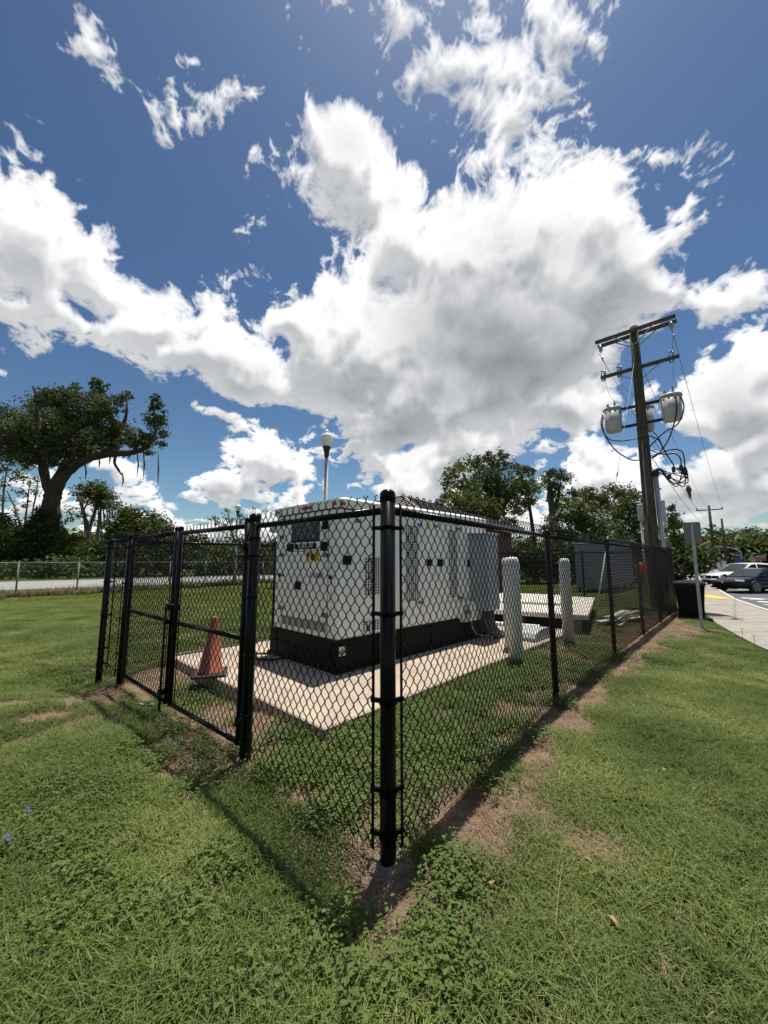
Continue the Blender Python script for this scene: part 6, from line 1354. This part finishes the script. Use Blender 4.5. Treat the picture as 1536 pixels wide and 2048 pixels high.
# object names sort alphabetically inside the collection, hence the numbering of these unlinked sources
K = {}
def reg(kind, me): K.setdefault(kind, []).append(proto(me))
cnt = [0]
def nm(s): cnt[0] += 1; return 'patch_%02d_%s' % (cnt[0], s)
for s in range(5): reg('near', blades_mesh(nm('lawn'), M_GRASS, 66, .12, .076, .0056, 1.25, 100 + s))
for s in range(4): reg('mid', blades_mesh(nm('lawn'), M_GRASS, 130, .22, .060, .0075, 1.2, 120 + s))
for s in range(3): reg('far', blades_mesh(nm('lawn'), M_GRASS2, 150, .55, .070, .020, 1.2, 130 + s, segs=2))
for s in range(3): reg('tuft', blades_mesh(nm('tuft'), M_GRASS, 34, .035, .115, .0058, .9, 140 + s, segs=4))
for s in range(2): reg('dryt', blades_mesh(nm('dryt'), M_STRAW, 40, .05, .125, .005, .8, 180 + s, segs=4))
for s in range(3): reg('straw', blades_mesh(nm('straw'), M_STRAW, 46, .12, .095, .0030, 1.0, 150 + s, flat=True))
for s in range(3): reg('clover', weed_mesh(nm('clover'), M_CLOVER, 56, .11, .045, .0115, 160 + s, True))
for s in range(3): reg('weed', weed_mesh(nm('weed'), M_WEED, 30, .10, .075, .0175, 170 + s))
def scatter(name, label, pts, kinds, scl, cat, seed):
    rs = np.random.RandomState(seed); n = len(pts)
    me = bpy.data.meshes.new(name); me.vertices.add(n); me.vertices.foreach_set('co', np.ascontiguousarray(pts, np.float32).ravel())
    me.attributes.new('turn', 'FLOAT', 'POINT').data.foreach_set('value', (rs.rand(n) * 2 * pi).astype(np.float32))
    me.attributes.new('size', 'FLOAT', 'POINT').data.foreach_set('value', np.asarray(scl, np.float32))
    me.attributes.new('pick', 'INT', 'POINT').data.foreach_set('value', np.asarray(kinds, np.int32))
    o = link(name, me); tag(o, label, cat, kind='stuff')
    ng = bpy.data.node_groups.new(name + '_nodes', 'GeometryNodeTree'); ng.interface.new_socket('Geometry', in_out='INPUT', socket_type='NodeSocketGeometry'); ng.interface.new_socket('Geometry', in_out='OUTPUT', socket_type='NodeSocketGeometry')
    N, L = ng.nodes.new, ng.links.new
    gi, go = N('NodeGroupInput'), N('NodeGroupOutput'); ip = N('GeometryNodeInstanceOnPoints'); ci = N('GeometryNodeCollectionInfo')
    ci.inputs[0].default_value = PROTO; ci.inputs[1].default_value = True; ci.inputs[2].default_value = True
    def at(nm_, ty):
        a = N('GeometryNodeInputNamedAttribute'); a.data_type = ty; a.inputs[0].default_value = nm_; return a.outputs[0]
    cx = N('ShaderNodeCombineXYZ'); L(at('turn', 'FLOAT'), cx.inputs[2])
    ip.inputs['Pick Instance'].default_value = True
    L(gi.outputs[0], ip.inputs['Points']); L(ci.outputs[0], ip.inputs['Instance']); L(at('pick', 'INT'), ip.inputs['Instance Index']); L(cx.outputs[0], ip.inputs['Rotation']); L(at('size', 'FLOAT'), ip.inputs['Scale']); L(ip.outputs[0], go.inputs[0])
    md = o.modifiers.new('scatter', 'NODES'); md.node_group = ng
    return o
def rand_pts(y0, y1, dens, seed):
    rs = np.random.RandomState(seed); n = int(dens * (1.3 * (y1 ** 2 - y0 ** 2) + 3.0 * (y1 - y0)))
    t = rs.rand(n); A_, B_ = 1.3, 3.0
    # area-weighted y: half width 1.3 y + 1.5
    yy = np.linspace(y0, y1, 400); cw = A_ * (yy ** 2 - y0 ** 2) + B_ * (yy - y0); y = np.interp(t * cw[-1], cw, yy)
    x = (rs.rand(n) * 2 - 1) * (1.3 * y + 1.5); return x, y
c43, s43 = cos(rot_of(43.2)), sin(rot_of(43.2))
def blocked(x, y):
    lx, ly = (x - pad_o[0]) * c43 + (y - pad_o[1]) * s43, -(x - pad_o[0]) * s43 + (y - pad_o[1]) * c43
    b = (lx > -.01) & (lx < 6.31) & (ly > -.01) & (ly < 3.73)
    b |= (x > poly_x(WALK_L, y) - 0.03) & (y < 84)
    rx = (x - RP[0]) * RN[0] + (y - RP[1]) * RN[1]
    b |= (rx > -.1) & (rx < 11.6)
    return b
def pick(kind, n, rs): return np.array(K[kind])[rs.randint(0, len(K[kind]), n)]
P_, K_, S_ = [], [], []
def add(x, y, kind, keep, seed, s0=1.0, dz=0.0):
    rs = np.random.RandomState(seed); k = (rs.rand(len(x)) < keep) & ~blocked(x, y); x, y = x[k], y[k]
    P_.append(np.stack([x, y, height(x, y) + dz], -1)); K_.append(pick(kind, len(x), rs)); S_.append(s0 * (.75 + .5 * rs.rand(len(x))))
def flush(name, label, cat, seed):
    o = scatter(name, label, np.concatenate(P_), np.concatenate(K_), np.concatenate(S_), cat, seed); P_.clear(); K_.clear(); S_.clear(); return o
for (y0, y1, dens, kind, seed) in ((1.0, 5.2, 255, 'near', 1), (4.6, 13.5, 62, 'mid', 2), (12.5, 46, 4.6, 'far', 3)):
    x, y = rand_pts(y0, y1, dens, seed)
    if kind == 'far': bare_ = 0 * x
    else: bare_ = bare(x, y)
    thin = np.clip(0.86 + 0.45 * fbm2(x, y, 1.4, 201, 3), .35, 1)
    wd = spots(x, y, WEED) if kind != 'far' else 0
    # inside the enclosure the grass is thin
    lx, ly = (x - POSTS_R[0][0]) * U[0] + (y - POSTS_R[0][1]) * U[1], (x - POSTS_R[0][0]) * V[0] + (y - POSTS_R[0][1]) * V[1]
    inside = (lx > 0) & (lx < 13) & (ly > 0) & (ly < 4.9)
    add(x, y, kind, np.clip(1 - bare_ * 1.08, 0.02 if kind == 'near' else 0, 1) * thin * (1 - .55 * wd) * np.where(inside, .35, 1), seed + 40, np.clip(0.92 + .35 * fbm2(x, y, .8, 211, 2)[0:len(x)], .6, 1.3).mean())
flush('grass', 'mown mixed lawn grass around the fenced enclosure', 'grass', 5)
x, y = rand_pts(1.0, 9.0, 30, 7); add(x, y, 'tuft', np.clip(.25 + .9 * fbm2(x, y, 1.1, 221, 2), 0, 1) * (1 - bare(x, y)) * .8, 47, .8)
flush('taller_grass', 'taller grass tufts standing out of the mown lawn', 'grass', 6)
x, y = rand_pts(1.0, 9.5, 160, 8); w_ = spots(x, y, WEED); far_in = np.clip(y / 3.0 - .6, 0, 1)
lx, ly = (x - POSTS_R[0][0]) * U[0] + (y - POSTS_R[0][1]) * U[1], (x - POSTS_R[0][0]) * V[0] + (y - POSTS_R[0][1]) * V[1]
inside = (lx > 0) & (lx < 13) & (ly > 0) & (ly < 4.9)
add(x, y, 'weed', np.clip(w_ * np.where(inside, .9, .36), 0, 1), 48, 1.0)
add(x, y, 'weed', np.where(inside & (lx < 9), np.clip(.16 + .8 * fbm2(x, y, 1.3, 231, 2), 0, .6), 0) * .28, 50, .9)
flush('weeds', 'broad-leaved weeds inside the fence and around the corner post', 'weeds', 9)
x, y = rand_pts(1.0, 7.0, 110, 9); w_ = spots(x, y, WEED); outl = ~((x > 0.15) & (y < 2.4))
patch = np.clip(1.6 * fbm2(x, y, 1.2, 241, 3) - .05, 0, .8) * (x < .4) * (1 - bare(x, y))
add(x, y, 'clover', np.clip(np.where(inside[:0].any() if False else ((x < .8) & (y < 3.6)), w_ * .50, .08 * w_) + .14 * patch, 0, 1), 49, 1.0)
flush('clover', 'low clover and creeping leaves in the lawn near the gate', 'clover', 10)
x, y = rand_pts(1.1, 12.0, 75, 11); b_ = bare(x, y); add(x, y, 'straw', np.clip(b_ * .85 * (x > -.2) + .25 * b_, 0, 1), 51, 1.0, .002)
x, y = rand_pts(1.1, 6.0, 60, 12); add(x, y, 'straw', .16 * np.clip(.4 + fbm2(x, y, 1.8, 251, 2), 0, 1), 52, .8, .012)
flush('dry_straw', 'dry brown grass clippings along the fence line', 'straw', 12)

# tall dry weeds along the far fence
rs = np.random.RandomState(77); n = 900; t_ = rs.uniform(-7, 30, n); q = G0[None] + GD[None] * t_[:, None] / 1.0 + rs.randn(n, 2) * .35
P_.append(np.stack([q[:, 0], q[:, 1], 0 * t_], -1)); K_.append(np.where(rs.rand(n) < .55, pick('dryt', n, rs), pick('tuft', n, rs))); S_.append(rs.uniform(2.2, 4.2, n))
flush('dry_weeds', 'tall half dry weeds along the foot of the grey far fence', 'weeds', 13)

# small things lying in the lawn
def flower(x, y, label, seed):
    t = thing('wild_flower', label, 'flower', (x, y, float(height(x, y))), seed, 'purple wild flowers'); rf_ = random.Random(seed)
    b = MB(); b.tube([(0, 0, 0), (.004, .003, .05), (.0, .006, .095)], .0012, 5); b.build('stem', M_WEED, t)
    m = mat('purple_petal', (.22, .10, .50), .5, trans=.3)
    for k in range(9):
        a = k * 2.4; z = .085 + .004 * k; r = .019 - .001 * k
        b = MB(); b.add([(0, 0, z), (r * .7 * cos(a - .5), r * .7 * sin(a - .5), z + .006), (r * 1.2 * cos(a), r * 1.2 * sin(a), z + .004), (r * .7 * cos(a + .5), r * .7 * sin(a + .5), z + .006)], [(0, 1, 2, 3)]); b.build('petal', m, t)
flower(-2.0, 2.36, 'purple wild flower in the clover at the left edge, the farther one', 1)
flower(-1.90, 2.14, 'purple wild flower in the clover at the left edge, the nearer one', 2)
def dead_leaf(x, y, az, l, label):
    b = MB(); v = []
    for t, w in ((0, .05), (.3, .8), (.6, .9), (.85, .45), (1, 0)): v += [((t - .5) * l, w * l * .17, .012 * sin(3 * t) + .008 * w), ((t - .5) * l, -w * l * .17, .012 * sin(3 * t) + .008 * w)]
    b.add(v, [(2 * i, 2 * i + 1, 2 * i + 3, 2 * i + 2) for i in range(4)]); o = b.build('dead_leaf', mat('dead_leaf_tan', (.36, .24, .13), .8, var=.2, trans=.15), None)
    o.location = (x, y, float(height(x, y)) + .035); o.rotation_euler = (.2, -.1, az); tag(o, label, 'leaf', 'fallen dry leaves')
dead_leaf(.93, 1.77, 1.9, .065, 'long dry leaf lying on the lawn near the front right'); dead_leaf(.99, 2.07, 2.4, .045, 'small curled dry leaf just below the bare patch'); dead_leaf(.49, 1.96, .6, .05, 'dry leaf at the right edge of the low weed clump'); dead_leaf(1.95, 2.9, 1.0, .05, 'small dry leaf out on the right-hand lawn')
b = MB(); b.tube([(.715, 1.40, .03), (.70, 1.5, .05), (.69, 1.62, .055), (.68, 1.72, .06), (.75, 1.85, .07), (.86, 2.05, .05)], .0013, 5)
tag(b.build('dry_stalk', M_STRAW), 'long thin dry runner stalk lying over the front lawn', 'stalk')
for k, (x, y, h, lab) in enumerate(((6.70, 7.45, .26, 'forked seed stalk at the sidewalk edge, the farther one'), (6.42, 6.92, .24, 'bent seed stalk at the sidewalk edge, the nearer one'))):
    b = MB(); b.tube([(0, 0, 0), (.005, .0, h * .6), (.0, 0, h * .75)], .003, 5); b.tube([(0, 0, h * .75), (-.03, 0, h)], [.003, .0015], 5); b.tube([(0, 0, h * .75), (.045, 0, h * .92)], [.003, .0015], 5)
    o = b.build('seed_stalk', M_MOSS); o.location = (x, y, 0); tag(o, lab, 'weed stalk', 'seed stalks')
b = MB(); rl = random.Random(8)
b.add([(rl.uniform(-.12, .12), rl.uniform(-.05, .05), rl.uniform(0, .03)) for _ in range(9)], [(0, 1, 2), (3, 4, 5), (6, 7, 8), (1, 4, 7)]); o = b.build('paper_scrap', M_PAINT); o.location = (-2.52, 4.29, float(height(-2.52, 4.29)) + .03); tag(o, 'torn white paper scrap in the grass under the left gate leaf', 'litter')
